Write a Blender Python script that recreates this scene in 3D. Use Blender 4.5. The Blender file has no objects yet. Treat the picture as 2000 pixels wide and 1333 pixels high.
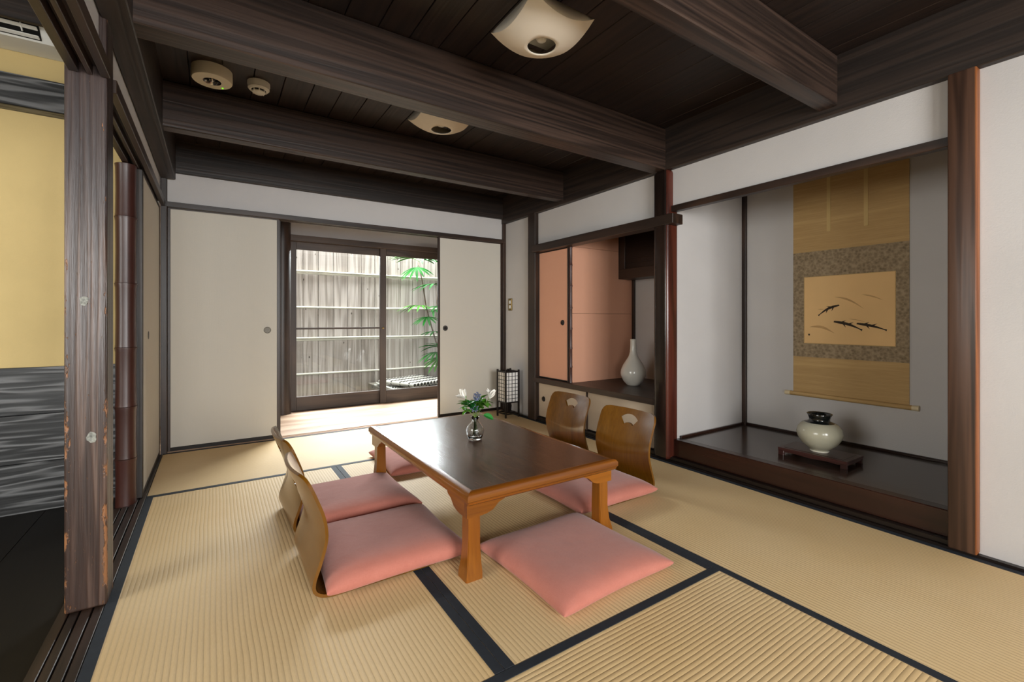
import bpy, bmesh, math, random
from mathutils import Vector, Matrix
random.seed(7)
PI = math.pi
sc = bpy.context.scene
C = sc.collection

# ------------------------------------------------------------------ camera, world, daylight, exposure
cd = bpy.data.cameras.new('camera'); cam = bpy.data.objects.new('camera', cd); C.objects.link(cam)
cam.location = (0, 0, 0.95)
cam.rotation_euler = (PI / 2, 0, -math.atan(582 / 888))
cd.sensor_width = 36; cd.lens = 888 / 2000 * 36; cd.shift_y = -41.5 / 2000; cd.clip_start = 0.02
sc.camera = cam

w = bpy.data.worlds.new('overcast_sky'); sc.world = w; w.use_nodes = True
w.node_tree.nodes['Background'].inputs[0].default_value = (0.86, 0.93, 1.0, 1)
w.node_tree.nodes['Background'].inputs[1].default_value = 0.8

def area(name, loc, target, sx, sy, energy, col):
    l = bpy.data.lights.new(name, 'AREA'); l.shape = 'RECTANGLE'; l.size = sx; l.size_y = sy
    l.energy = energy; l.color = col
    o = bpy.data.objects.new(name, l); C.objects.link(o); o.location = loc
    o.rotation_euler = (Vector(target) - Vector(loc)).to_track_quat('-Z', 'Y').to_euler()
    return o
# daylight falling in over the garden fence, and through the windows of the wall behind the camera
area('garden_daylight', (1.7, 6.9, 2.75), (1.3, 3.2, 0.2), 3.6, 1.5, 900, (0.93, 0.97, 1.0))
area('window_daylight', (0.62, -3.0, 1.25), (1.25, 2.0, 0.85), 1.85, 1.5, 235, (0.99, 0.97, 0.97))
area('side_window_daylight', (-1.5, -3.0, 1.3), (0.6, 2.0, 1.0), 1.2, 1.4, 75, (0.99, 0.97, 0.96))
area('west_fill_light', (-2.95, 0.75, 1.3), (3.4, 1.0, 1.0), 1.7, 1.3, 78, (1.0, 0.97, 0.93))  # fill lamp added on the left to brighten the inside of the scroll alcove
sc.cycles.use_adaptive_sampling = True; sc.cycles.adaptive_threshold = 0.05
sc.cycles.max_bounces = 9; sc.cycles.diffuse_bounces = 4; sc.cycles.glossy_bounces = 3; sc.cycles.transmission_bounces = 6; sc.cycles.transparent_max_bounces = 8
sc.cycles.caustics_reflective = False; sc.cycles.caustics_refractive = False
sc.view_settings.view_transform = 'Standard'; sc.view_settings.look = 'None'
sc.view_settings.exposure = 0.3; sc.view_settings.gamma = 1.0
sc.view_settings.use_curve_mapping = False

# ------------------------------------------------------------------ materials
def srgb(r, g, b):
    f = lambda c: (c / 255 / 12.92) if c / 255 <= 0.04045 else ((c / 255 + 0.055) / 1.055) ** 2.4
    return (f(r), f(g), f(b), 1)
class NT:
    def __init__(s, name):
        s.m = bpy.data.materials.new(name); s.m.use_nodes = True; s.t = s.m.node_tree
        s.b = s.t.nodes['Principled BSDF']
    def n(s, typ, **kw):
        nd = s.t.nodes.new(typ)
        for k, v in kw.items():
            if k.startswith('i_'):
                key = k[2:]; key = int(key) if key.isdigit() else key.replace('_', ' ')
                nd.inputs[key].default_value = v
            else: setattr(nd, k, v)
        return nd
    def l(s, a, b): s.t.links.new(a, b)
    def math(s, op, a, b=None, clamp=False):
        nd = s.n('ShaderNodeMath', operation=op, use_clamp=clamp)
        for i, v in enumerate((a, b)):
            if v is None: continue
            if isinstance(v, (int, float)): nd.inputs[i].default_value = v
            else: s.l(v, nd.inputs[i])
        return nd.outputs[0]
    def coords(s, scale, vary=True):
        tc = s.n('ShaderNodeTexCoord'); mp = s.n('ShaderNodeMapping'); mp.inputs['Scale'].default_value = scale
        if vary:
            oi = s.n('ShaderNodeObjectInfo'); vm = s.n('ShaderNodeVectorMath', operation='SCALE')
            vm.inputs[0].default_value = (7.3, 13.1, 5.7); s.l(oi.outputs['Random'], vm.inputs['Scale'])
            ad = s.n('ShaderNodeVectorMath', operation='ADD'); s.l(tc.outputs['Object'], ad.inputs[0]); s.l(vm.outputs[0], ad.inputs[1])
            s.l(ad.outputs[0], mp.inputs[0])
        else: s.l(tc.outputs['Object'], mp.inputs[0])
        return mp.outputs[0]
    def noise(s, vec, scale=1, detail=3, rough=0.5, dist=0):
        nd = s.n('ShaderNodeTexNoise'); nd.inputs['Scale'].default_value = scale; nd.inputs['Detail'].default_value = detail
        nd.inputs['Roughness'].default_value = rough; nd.inputs['Distortion'].default_value = dist
        s.l(vec, nd.inputs['Vector']); return nd.outputs['Fac']
    def ramp(s, fac, stops):
        nd = s.n('ShaderNodeValToRGB'); e = nd.color_ramp.elements
        while len(e) < len(stops): e.new(0.5)
        for i, (p, c) in enumerate(stops): e[i].position = p; e[i].color = c
        s.l(fac, nd.inputs[0]); return nd.outputs[0]
    def mixc(s, fac, a, b):
        nd = s.n('ShaderNodeMix', data_type='RGBA')
        for i, v in ((0, fac), (6, a), (7, b)):
            if isinstance(v, (int, float, tuple)): nd.inputs[i].default_value = v
            else: s.l(v, nd.inputs[i])
        return nd.outputs[2]
    def bump(s, h, dist, strength=1.0):
        nd = s.n('ShaderNodeBump'); nd.inputs['Distance'].default_value = dist; nd.inputs['Strength'].default_value = strength
        s.l(h, nd.inputs['Height']); s.l(nd.outputs[0], s.b.inputs['Normal'])
    def base(s, col, rough=0.5, spec=0.5, coat=0, coat_rough=0.1):
        if isinstance(col, tuple): s.b.inputs['Base Color'].default_value = col
        else: s.l(col, s.b.inputs['Base Color'])
        s.b.inputs['Roughness'].default_value = rough; s.b.inputs['Specular IOR Level'].default_value = spec
        s.b.inputs['Coat Weight'].default_value = coat; s.b.inputs['Coat Roughness'].default_value = coat_rough
def plain(name, col, rough=0.5, var=0.12, scale=6, bump=0, bscale=60, spec=0.4, metal=0, coat=0):
    t = NT(name); v = t.coords((1, 1, 1)); n = t.noise(v, scale, 4)
    lo = tuple(c * (1 - var) for c in col[:3]) + (1,); hi = tuple(min(1, c * (1 + var)) for c in col[:3]) + (1,)
    t.base(t.ramp(n, [(0.3, lo), (0.7, hi)]), rough, spec, coat)
    t.b.inputs['Metallic'].default_value = metal
    if bump: t.bump(t.noise(v, bscale, 4), bump)
    return t.m
def grain(t, axis, along, across, freq, fiber, sharp=1.0):
    sc_ = [across] * 3; sc_[axis] = along
    v = t.coords(tuple(sc_)); n = t.noise(v, 1.0, 2, 0.45, 0.25)
    ring = t.math('ADD', t.math('MULTIPLY', t.math('SINE', t.math('MULTIPLY', n, freq)), 0.5), 0.5)
    if sharp != 1.0: ring = t.math('POWER', ring, sharp)
    s2 = [fiber] * 3; s2[axis] = fiber * 0.025
    fb = t.noise(t.coords(tuple(s2)), 1.0, 4, 0.6)
    return ring, fb
def wood(name, dark, light, axis=0, along=0.45, across=3.2, freq=46, fiber=70, rough=0.45, mixr=0.5, bump=0.0012, spec=0.5, coat=0, sharp=1.0):
    t = NT(name); ring, fb = grain(t, axis, along, across, freq, fiber, sharp)
    f = t.math('ADD', t.math('MULTIPLY', ring, mixr), t.math('MULTIPLY', fb, 1 - mixr))
    t.base(t.ramp(f, [(0.15, dark), (0.8, light)]), rough, spec, coat)
    if bump: t.bump(f, bump)
    return t.m
AX = 'xyz'
def wood3(name, *a, **k): return [wood(name + '_' + AX[i], *a, axis=i, **k) for i in range(3)]
BEAM = wood3('dark_beam_wood', srgb(20, 14, 11), srgb(50, 38, 31), across=14, freq=34, fiber=90, rough=0.5, mixr=0.4, bump=0.001)
BEAMX = wood('weathered_beam_wood', srgb(20, 13, 10), srgb(70, 53, 44), axis=0, along=0.32, across=13, freq=40, fiber=95, rough=0.42, mixr=0.34, bump=0.001, sharp=1.3)
TRIM = wood3('dark_trim_wood', srgb(22, 14, 10), srgb(58, 40, 30), rough=0.42, mixr=0.35, bump=0.0006)
LACQ = plain('black_lacquer', srgb(24, 17, 14), 0.3, 0.2)
CEIL = wood('ceiling_plank_wood', srgb(17, 10, 8), srgb(44, 30, 23), axis=1, across=10, rough=0.5, mixr=0.3, bump=0.001)
RED = wood('red_polished_post', srgb(70, 28, 18), srgb(140, 62, 44), axis=2, freq=14, rough=0.28, mixr=0.4, bump=0.0008)
BROWNP = wood('brown_post_wood', srgb(58, 36, 24), srgb(118, 84, 62), axis=2, along=0.5, across=7, freq=40, rough=0.45, mixr=0.6, bump=0.001)
TOKO = wood('alcove_board_wood', srgb(30, 19, 14), srgb(62, 44, 35), axis=1, freq=20, rough=0.2, mixr=0.3, bump=0.0004, coat=0.3)
TOKOF = wood('alcove_sill_wood', srgb(22, 12, 9), srgb(50, 26, 18), axis=1, freq=14, rough=0.25, mixr=0.4, bump=0.0003)
DARKFLOOR = wood('black_floor_wood', srgb(10, 7, 5), srgb(22, 16, 11), axis=1, freq=12, rough=0.5, spec=0.25, mixr=0.2, bump=0.0003)
WAINS = wood('charred_wainscot_wood', srgb(14, 14, 15), srgb(104, 104, 105), axis=0, along=1.0, across=13, freq=46, rough=0.4, mixr=0.6, sharp=2.2, bump=0.0015)
VERANDA = wood('veranda_plank_wood', srgb(156, 120, 92), srgb(204, 174, 145), axis=0, freq=26, rough=0.42, mixr=0.4, bump=0.0004)
def fence_wood():
    t = NT('grey_fence_board'); ring, fb = grain(t, 2, 0.5, 9, 30, 70)
    f = t.math('ADD', t.math('MULTIPLY', ring, 0.4), t.math('MULTIPLY', fb, 0.6))
    col = t.ramp(f, [(0.15, srgb(128, 118, 108)), (0.8, srgb(184, 175, 166))])
    vo = t.n('ShaderNodeTexVoronoi'); vo.inputs['Scale'].default_value = 1.0; t.l(t.coords((7, 7, 4.2)), vo.inputs['Vector'])
    k = t.math('MULTIPLY', t.math('SUBTRACT', 0.085, vo.outputs['Distance']), 22, clamp=True)
    t.base(t.mixc(k, col, srgb(74, 64, 56)), 0.8, 0.3); t.bump(f, 0.0015); return t.m
FENCE = fence_wood()
BATTEN = plain('pale_bamboo_batten', srgb(188, 184, 168), 0.6, 0.15)
DOORW = wood3('glass_door_wood', srgb(38, 27, 22), srgb(76, 60, 49), rough=0.5, mixr=0.3, bump=0.0005)
BAMBOO = plain('smoked_bamboo', srgb(58, 28, 22), 0.36, 0.25, 3, spec=0.6)
PLASTER = plain('white_plaster', srgb(192, 188, 186), 0.9, 0.03, 3, 0.0006, 180, 0.2)
YELLOW = plain('ochre_plaster', srgb(206, 182, 128), 0.9, 0.05, 3, 0.0008, 160, 0.2)
def paper(name, col, lines=900):
    t = NT(name); v = t.coords((1, 1, 1)); n = t.noise(v, 4, 4)
    a = t.noise(t.coords((lines, lines, 12)), 1, 2); b = t.noise(t.coords((12, 12, lines)), 1, 2)
    wv = t.math('ADD', a, b)
    lo = tuple(c * 0.95 for c in col[:3]) + (1,)
    t.base(t.mixc(t.math('MULTIPLY', wv, 0.5), lo, col), 0.85, 0.2); t.bump(wv, 0.0004); return t.m
FUSUMA = paper('fusuma_paper', srgb(200, 194, 183))
FUSUMA2 = paper('low_cabinet_paper', srgb(196, 178, 156))
PEACH = paper('peach_paper', srgb(218, 162, 134), 500)
def tatami(name, axis):
    t = NT(name); tc = t.n('ShaderNodeTexCoord'); sp = t.n('ShaderNodeSeparateXYZ'); t.l(tc.outputs['Object'], sp.inputs[0])
    ac = sp.outputs[1 if axis == 0 else 0]
    wobble = t.math('MULTIPLY', t.noise(t.coords((3, 3, 3)), 1, 2), 0.010)
    ph = t.math('MULTIPLY', t.math('ADD', ac, wobble), 2 * PI / 0.0152)
    rib = t.math('POWER', t.math('ABSOLUTE', t.math('SINE', t.math('MULTIPLY', ph, 0.5))), 0.6)
    s1 = [1, 1, 1]; s1[axis] = 55; s1[1 - axis] = 420
    straw = t.noise(t.coords(tuple(s1)), 1, 3, 0.6)
    big = t.noise(t.coords((1.4, 1.4, 1.4)), 1, 3)
    col = t.ramp(big, [(0.3, srgb(222, 190, 140)), (0.7, srgb(233, 206, 162))])
    col = t.mixc(t.math('MULTIPLY', straw, 0.45), col, srgb(190, 152, 98))
    col = t.mixc(t.math('MULTIPLY', t.math('SUBTRACT', 1, rib), 0.20), col, srgb(146, 114, 68))
    t.base(col, 0.62, 0.35); t.bump(t.math('ADD', rib, t.math('MULTIPLY', straw, 0.12)), 0.0014, 0.8); return t.m
TATAMI = [tatami('tatami_rush_x', 0), tatami('tatami_rush_y', 1)]
HERI = plain('dark_navy_cloth_edging', srgb(34, 39, 46), 0.75, 0.15, 40, 0.0003, 900)
def fabric(name, c1, c2):
    t = NT(name); v = t.coords((1, 1, 1)); a = t.noise(t.coords((900, 90, 90)), 1, 2); b = t.noise(t.coords((90, 900, 90)), 1, 2)
    wv = t.math('MULTIPLY', t.math('ADD', a, b), 0.5); n = t.noise(v, 14, 4)
    t.base(t.mixc(t.math('ADD', t.math('MULTIPLY', wv, 0.6), t.math('MULTIPLY', n, 0.4)), c1, c2), 0.9, 0.15)
    t.b.inputs['Sheen Weight'].default_value = 0.25
    t.bump(t.math('ADD', t.math('MULTIPLY', wv, 0.15), t.noise(v, 22, 3, 0.5, 0.4)), 0.0035, 0.6); return t.m
PINK = fabric('dusty_pink_cloth', srgb(168, 96, 82), srgb(200, 131, 115))
TABLETOP = wood('dark_walnut_tabletop', srgb(46, 27, 15), srgb(98, 62, 36), axis=1, along=2.0, across=40, freq=30, fiber=240, rough=0.27, mixr=0.35, bump=0.0003, spec=0.42, coat=0.0)
HONEY = [wood('honey_lacquered_wood_' + AX[i], srgb(94, 49, 8), srgb(146, 86, 20), axis=i, freq=16, rough=0.26, mixr=0.4, bump=0.0003, coat=0.3) for i in range(3)]
PLY = wood('olive_brown_bent_plywood', srgb(78, 46, 6), srgb(116, 74, 16), axis=2, freq=14, rough=0.25, mixr=0.3, bump=0.0002, coat=0.4)
SHADE = plain('cream_lamp_shade', srgb(226, 216, 200), 0.7, 0.03)
OFFWHITE = plain('off_white_plastic', srgb(226, 220, 204), 0.5, 0.03)
WHITEP = plain('white_plastic', srgb(228, 228, 224), 0.45, 0.03)
BLACKP = plain('black_plastic', srgb(18, 18, 18), 0.4, 0.1)
CHROME = plain('bright_metal', srgb(200, 196, 188), 0.18, 0.1, metal=1)
BRASS = plain('aged_brass', srgb(150, 128, 84), 0.35, 0.15, metal=1)
DARKPULL = plain('black_finger_pull', srgb(30, 24, 22), 0.4, 0.2)
GREYPULL = plain('grey_metal_finger_pull', srgb(118, 112, 102), 0.5, 0.15)
SILK = wood('old_gold_silk', srgb(168, 134, 84), srgb(200, 166, 112), axis=1, along=1.2, across=30, freq=10, fiber=300, rough=0.75, mixr=0.3, bump=0)
PAINTING = plain('tan_painting_silk', srgb(224, 184, 128), 0.8, 0.07, 2.5)
INK = plain('brown_black_ink', srgb(46, 34, 22), 0.8, 0.4, 30)
WASH = plain('thin_ink_wash', srgb(188, 148, 98), 0.8, 0.1, 20)
RIBBON = plain('pale_silk_ribbon', srgb(198, 168, 112), 0.7, 0.06)
IVORY = plain('ivory_roller_knob', srgb(214, 196, 160), 0.4, 0.06)
def brocade():
    t = NT('grey_brown_brocade'); vo = t.n('ShaderNodeTexVoronoi'); vo.inputs['Scale'].default_value = 55
    t.l(t.coords((1, 1, 1)), vo.inputs['Vector']); n = t.noise(t.coords((1, 1, 1)), 90, 3)
    t.base(t.ramp(t.math('ADD', t.math('MULTIPLY', vo.outputs[0], 0.5), t.math('MULTIPLY', n, 0.6)), [(0.25, srgb(112, 96, 74)), (0.8, srgb(166, 146, 118))]), 0.8, 0.2); return t.m
BROC = brocade()
CELADON = plain('pale_celadon_glaze', srgb(176, 172, 152), 0.18, 0.06, 12, spec=0.6)
BLACKGL = plain('black_glaze', srgb(16, 20, 20), 0.12, 0.2, spec=0.7)
WHITEGL = plain('grey_white_glaze', srgb(212, 208, 200), 0.15, 0.04, 8, spec=0.6)
STANDW = wood('dark_rosewood', srgb(34, 16, 14), srgb(66, 36, 32), axis=1, freq=14, rough=0.3, mixr=0.3, bump=0.0002)
PAPERW = plain('white_lantern_paper', srgb(236, 232, 226), 0.9, 0.03)
GREEN = plain('fresh_green_leaf', srgb(74, 130, 30), 0.45, 0.35, 9)
DKGREEN = plain('deep_green_leaf', srgb(30, 110, 38), 0.4, 0.3, 9)
PALM = plain('bright_palm_leaf', srgb(20, 96, 24), 0.75, 0.4, 5, spec=0.1)
PALM2 = plain('light_palm_leaf', srgb(56, 116, 26), 0.75, 0.3, 5, spec=0.1)
STEMG = plain('green_stem', srgb(96, 120, 52), 0.5, 0.2)
STEMB = plain('brown_palm_stem', srgb(92, 74, 60), 0.8, 0.3, 30)
PETAL = plain('white_petal', srgb(244, 240, 232), 0.6, 0.02)
BLUEF = plain('grey_blue_floret', srgb(104, 112, 138), 0.7, 0.3, 30)
PEBBLE = plain('white_grey_pebbles', srgb(140, 140, 132), 0.8, 0.35, 40)
SOIL = plain('dark_garden_soil', srgb(92, 86, 74), 0.95, 0.3, 12, 0.01, 30)
ROPE = plain('black_rope', srgb(30, 28, 26), 0.9, 0.2)
DRYB = plain('grey_dry_bamboo', srgb(150, 147, 136), 0.6, 0.12, 10)
HOLLOW = plain('dark_bamboo_hollow', srgb(40, 38, 33), 0.9, 0.2)
KNOT = plain('grey_filled_knot', srgb(128, 128, 120), 0.5, 0.5, 120, 0.002, 160)
def emit(name, col, st):
    t = NT(name); t.base(col, 0.4); t.b.inputs['Emission Color'].default_value = col; t.b.inputs['Emission Strength'].default_value = st; return t.m
LED = emit('green_led', srgb(120, 220, 40), 1.2)
def pane_glass():
    t = NT('window_glass'); tr = t.n('ShaderNodeBsdfTransparent'); gl = t.n('ShaderNodeBsdfGlossy'); gl.inputs['Roughness'].default_value = 0.01
    fr = t.n('ShaderNodeFresnel'); ge = t.n('ShaderNodeNewGeometry')
    t.l(t.math('SUBTRACT', 1.5, t.math('MULTIPLY', ge.outputs['Backfacing'], 1.5 - 1 / 1.5)), fr.inputs[0]); mx = t.n('ShaderNodeMixShader')
    tr.inputs[0].default_value = (0.97, 0.985, 0.98, 1)
    t.l(fr.outputs[0], mx.inputs[0]); t.l(tr.outputs[0], mx.inputs[1]); t.l(gl.outputs[0], mx.inputs[2])
    t.l(mx.outputs[0], t.t.nodes['Material Output'].inputs[0]); return t.m
GLASS = pane_glass()
def vase_glass():
    t = NT('clear_vase_glass'); t.base((0.96, 0.98, 0.97, 1), 0.02); t.b.inputs['Transmission Weight'].default_value = 1; t.b.inputs['IOR'].default_value = 1.45; return t.m
VGLASS = vase_glass()
def two_tone(name, a, b, edge, nrm, axis=2, rough=0.3, wob=0.012, acr=6):
    """wood whose one hewn side has another colour: a below 'edge' along nrm (object space), b above"""
    t = NT(name); ring, fb = grain(t, axis, 0.5, acr, 34, 70)
    f = t.math('ADD', t.math('MULTIPLY', ring, 0.45), t.math('MULTIPLY', fb, 0.55))
    tc = t.n('ShaderNodeTexCoord'); dp = t.n('ShaderNodeVectorMath', operation='DOT_PRODUCT'); dp.inputs[1].default_value = nrm
    t.l(tc.outputs['Object'], dp.inputs[0])
    d = t.math('ADD', dp.outputs['Value'], t.math('MULTIPLY', t.math('SUBTRACT', t.noise(t.coords((3, 3, 1.2)), 1, 3), 0.5), wob))
    k = t.math('MULTIPLY', t.math('SUBTRACT', d, edge), 220, clamp=True)
    ca = t.ramp(f, [(0.15, a[0]), (0.8, a[1])]); cb = t.ramp(f, [(0.15, b[0]), (0.8, b[1])])
    t.base(t.mixc(k, ca, cb), rough, 0.5); t.bump(f, 0.0008); return t.m
def worn_post(hx, hy):
    t = NT('worn_old_post_wood'); ring, fb = grain(t, 2, 0.45, 22, 36, 130, 1.6)
    f = t.math('ADD', t.math('MULTIPLY', ring, 0.34), t.math('MULTIPLY', fb, 0.66))
    col = t.ramp(f, [(0.1, srgb(32, 21, 17)), (0.5, srgb(64, 46, 38)), (0.9, srgb(112, 90, 78))])
    tc = t.n('ShaderNodeTexCoord'); sp = t.n('ShaderNodeSeparateXYZ'); t.l(tc.outputs['Object'], sp.inputs[0])
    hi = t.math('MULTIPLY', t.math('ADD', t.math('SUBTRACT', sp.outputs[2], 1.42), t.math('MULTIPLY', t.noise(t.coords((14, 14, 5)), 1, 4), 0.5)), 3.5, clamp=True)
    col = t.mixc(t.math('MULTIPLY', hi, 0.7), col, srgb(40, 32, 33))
    ex = t.math('ABSOLUTE', sp.outputs[0]); ex = t.math('SUBTRACT', ex, hx)
    ey = t.math('ABSOLUTE', sp.outputs[1]); ey = t.math('SUBTRACT', ey, hy)
    edge = t.math('ADD', ex, ey)
    low = t.math('MULTIPLY', t.math('SUBTRACT', 0.9, sp.outputs[2]), 0.012)
    n = t.math('MULTIPLY', t.math('SUBTRACT', t.noise(t.coords((46, 46, 14)), 1, 4, 0.65), 0.5), 0.09)
    k = t.math('MULTIPLY', t.math('ADD', t.math('ADD', edge, low), t.math('SUBTRACT', n, 0.002)), 160, clamp=True)
    sc2 = t.noise(t.coords((120, 120, 20)), 1, 3, 0.6); k2 = t.math('MULTIPLY', t.math('SUBTRACT', sc2, 0.70), 20, clamp=True)
    k = t.math('MAXIMUM', k, k2)
    t.base(t.mixc(k, col, srgb(142, 96, 62)), 0.36, 0.5); t.bump(t.math('SUBTRACT', f, t.math('MULTIPLY', k, 0.6)), 0.003); return t.m

# ------------------------------------------------------------------ mesh helpers
class B:
    def __init__(s): s.bm = bmesh.new()
    def box(s, x0, x1, y0, y1, z0, z1, bev=0.0, seg=1):
        r = bmesh.ops.create_cube(s.bm, size=1)
        for v in r['verts']:
            v.co = ((x0 + x1) / 2 + v.co.x * (x1 - x0), (y0 + y1) / 2 + v.co.y * (y1 - y0), (z0 + z1) / 2 + v.co.z * (z1 - z0))
        if bev:
            es = list({e for v in r['verts'] for e in v.link_edges})
            bmesh.ops.bevel(s.bm, geom=es, offset=bev, segments=seg, affect='EDGES', profile=0.5)
        return s
    def tube(s, pts, rad, n=10, cap=True):
        pts = [Vector(p) for p in pts]; rings = []
        for i, p in enumerate(pts):
            d = (pts[min(i + 1, len(pts) - 1)] - pts[max(i - 1, 0)]).normalized()
            a = d.orthogonal().normalized() if i == 0 else (pa - d * pa.dot(d)).normalized()
            pa = a; b = d.cross(a); r = rad[i] if isinstance(rad, (list, tuple)) else rad
            rings.append([s.bm.verts.new(p + (a * math.cos(2 * PI * k / n) + b * math.sin(2 * PI * k / n)) * r) for k in range(n)])
        for q, r_ in zip(rings, rings[1:]):
            for k in range(n): s.bm.faces.new((q[k], q[(k + 1) % n], r_[(k + 1) % n], r_[k]))
        if cap: s.bm.faces.new(rings[0][::-1]); s.bm.faces.new(rings[-1])
        return s
    def lathe(s, prof, c=(0, 0, 0), n=32):
        rings = []
        for r, z in prof:
            if r < 1e-6: rings.append([s.bm.verts.new((c[0], c[1], c[2] + z))])
            else: rings.append([s.bm.verts.new((c[0] + r * math.cos(2 * PI * k / n), c[1] + r * math.sin(2 * PI * k / n), c[2] + z)) for k in range(n)])
        for a, b in zip(rings, rings[1:]):
            for k in range(n):
                k2 = (k + 1) % n
                if len(a) == 1 and len(b) == 1: continue
                if len(a) == 1: s.bm.faces.new((a[0], b[k2], b[k]))
                elif len(b) == 1: s.bm.faces.new((a[k], a[k2], b[0]))
                else: s.bm.faces.new((a[k], a[k2], b[k2], b[k]))
        return s
    def prism(s, pts, plane, a, b):
        """2D outline extruded: plane 'xz' -> y from a to b, 'yz' -> x, 'xy' -> z"""
        f = {'xz': lambda p, q: (p[0], q, p[1]), 'yz': lambda p, q: (q, p[0], p[1]), 'xy': lambda p, q: (p[0], p[1], q)}[plane]
        va = [s.bm.verts.new(f(p, a)) for p in pts]; vb = [s.bm.verts.new(f(p, b)) for p in pts]
        n = len(pts); s.bm.faces.new(va[::-1]); s.bm.faces.new(vb)
        for i in range(n): s.bm.faces.new((va[i], va[(i + 1) % n], vb[(i + 1) % n], vb[i]))
        return s
    def grid(s, fn, nu, nv):
        g = [[s.bm.verts.new(fn(i / nu, j / nv)) for j in range(nv + 1)] for i in range(nu + 1)]
        for i in range(nu):
            for j in range(nv): s.bm.faces.new((g[i][j], g[i + 1][j], g[i + 1][j + 1], g[i][j + 1]))
        return s
    def mesh(s, name, mat, smooth=None):
        bmesh.ops.recalc_face_normals(s.bm, faces=s.bm.faces)
        me = bpy.data.meshes.new(name); s.bm.to_mesh(me); s.bm.free()
        if mat is not None: me.materials.append(mat)
        if smooth:
            for p in me.polygons: p.use_smooth = True
            if smooth is not True: me.set_sharp_from_angle(angle=math.radians(smooth))
        return me
    def out(s, name, mat, parent=None, smooth=None, loc=None):
        o = bpy.data.objects.new(name, s.mesh(name, mat, smooth)); C.objects.link(o)
        if parent: o.parent = parent
        if loc: o.location = loc
        return o
def box(name, mat, parent, x0, x1, y0, y1, z0, z1, bev=0.002):
    """a box whose own origin is its centre"""
    hx, hy, hz = (x1 - x0) / 2, (y1 - y0) / 2, (z1 - z0) / 2
    return B().box(-hx, hx, -hy, hy, -hz, hz, min(bev, hx, hy, hz)).out(name, mat, parent, None, ((x0 + x1) / 2, (y0 + y1) / 2, (z0 + z1) / 2))
def tag(o, label, cat=None, group=None, kind=None):
    o['label'] = label
    if cat: o['category'] = cat
    if group: o['group'] = group
    if kind: o['kind'] = kind
    return o
def thing(name, label, cat, loc=(0, 0, 0), rz=0, group=None, kind=None):
    o = bpy.data.objects.new(name, None); C.objects.link(o); o.location = loc; o.rotation_euler = (0, 0, rz)
    o.empty_display_size = 0.05
    return tag(o, label, cat, group, kind)
def struct(name, label, cat, loc=(0, 0, 0)): return thing(name, label, cat, loc, kind='structure')
def sbox(name, label, cat, mat, *dims, bev=0.003):
    return tag(box(name, mat, None, *dims, bev=bev), label, cat, kind='structure')
def dup(root, loc, rz, label, group=None):
    def cp(o, par):
        c = o.copy(); C.objects.link(c); c.parent = par
        for ch in list(o.children): cp(ch, c)
        return c
    kids = list(root.children); r = root.copy(); C.objects.link(r)
    for ch in kids: cp(ch, r)
    r.location = loc; r.rotation_euler = (0, 0, rz); r['label'] = label
    if group: r['group'] = group
    return r

XL, XR, YB, ZC = -0.303, 2.54, 4.05, 2.235
YF = -2.6
# ------------------------------------------------------------------ floor of tatami mats
floor = struct('floor', 'room floor laid with straw tatami mats edged in dark navy cloth', 'floor')
box('subfloor', DARKFLOOR, floor, XL, XR + 0.06, YF, YB + 0.06, -0.12, -0.056)
mats = [(XL, 1.60, 3.085, 4.05, 0), (XL, 0.66, 1.04, 3.085, 1), (0.66, 1.60, 1.04, 3.085, 1), (XL, 1.60, 0.08, 1.04, 0),
        (1.60, XR, 2.14, 4.05, 1), (1.60, XR, 0.20, 2.14, 1), (XL, 1.60, -0.88, 0.08, 0), (1.60, XR, YF, 0.20, 1), (XL, 1.60, -1.84, -0.88, 0), (XL, 1.60, YF, -1.84, 0)]
for x0, x1, y0, y1, ax in mats:
    g = 0.0008; m = box('tatami_mat', TATAMI[ax], floor, x0 + g, x1 - g, y0 + g, y1 - g, -0.056, 0, 0.003)
    hx, hy = (x1 - x0) / 2 - g, (y1 - y0) / 2 - g; e = 0.031
    for s in (-1, 1):
        if ax == 1: box('edging', HERI, m, s * hx - (e if s > 0 else 0), s * hx + (0 if s > 0 else e), -hy, hy, 0.0265, 0.0292, 0.0008)
        else: box('edging', HERI, m, -hx, hx, s * hy - (e if s > 0 else 0), s * hy + (0 if s > 0 else e), 0.0265, 0.0292, 0.0008)

# ------------------------------------------------------------------ ceiling and beams
ceiling = struct('ceiling', 'dark stained plank ceiling above the beams', 'ceiling')
box('ceiling_backing', LACQ, ceiling, -0.5, 2.75, YF, YB + 0.2, ZC + 0.014, ZC + 0.06)
x = -0.25
while x < 2.6:
    wd = 0.142
    box('ceiling_plank', CEIL, ceiling, x + 0.0015, x + wd - 0.0015, YF, YB + 0.1, ZC - 0.001 * random.random(), ZC + 0.0135, 0.002); x += wd
sbox('ceiling_beam', 'large dark timber beam crossing the middle of the ceiling, behind the nearer square lamp', 'beam', BEAMX, -0.235, 2.545, 1.985, 2.092, 1.957, ZC - 0.001, bev=0.004)
sbox('ceiling_beam', 'slimmer dark beam just behind the smoke detector and round emergency light', 'beam', BEAMX, -0.235, 2.545, 3.05, 3.128, 1.985, ZC - 0.001, bev=0.004)
sbox('ceiling_beam', 'dark beam at the upper right that meets the wall above the hanging scroll', 'beam', BEAMX, -0.235, 2.545, 0.98, 1.062, 1.99, ZC - 0.001, bev=0.004)
sbox('wall_beam', 'dark tie beam along the right wall over both alcoves', 'beam', BEAM[1], 2.53, 2.66, YF, 4.1, 1.955, ZC + 0.01, bev=0.004)
sbox('wall_beam', 'dark tie beam along the back wall above the sliding panels', 'beam', BEAM[0], -0.24, 2.545, 4.035, 4.16, 2.003, ZC + 0.01, bev=0.003)
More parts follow.
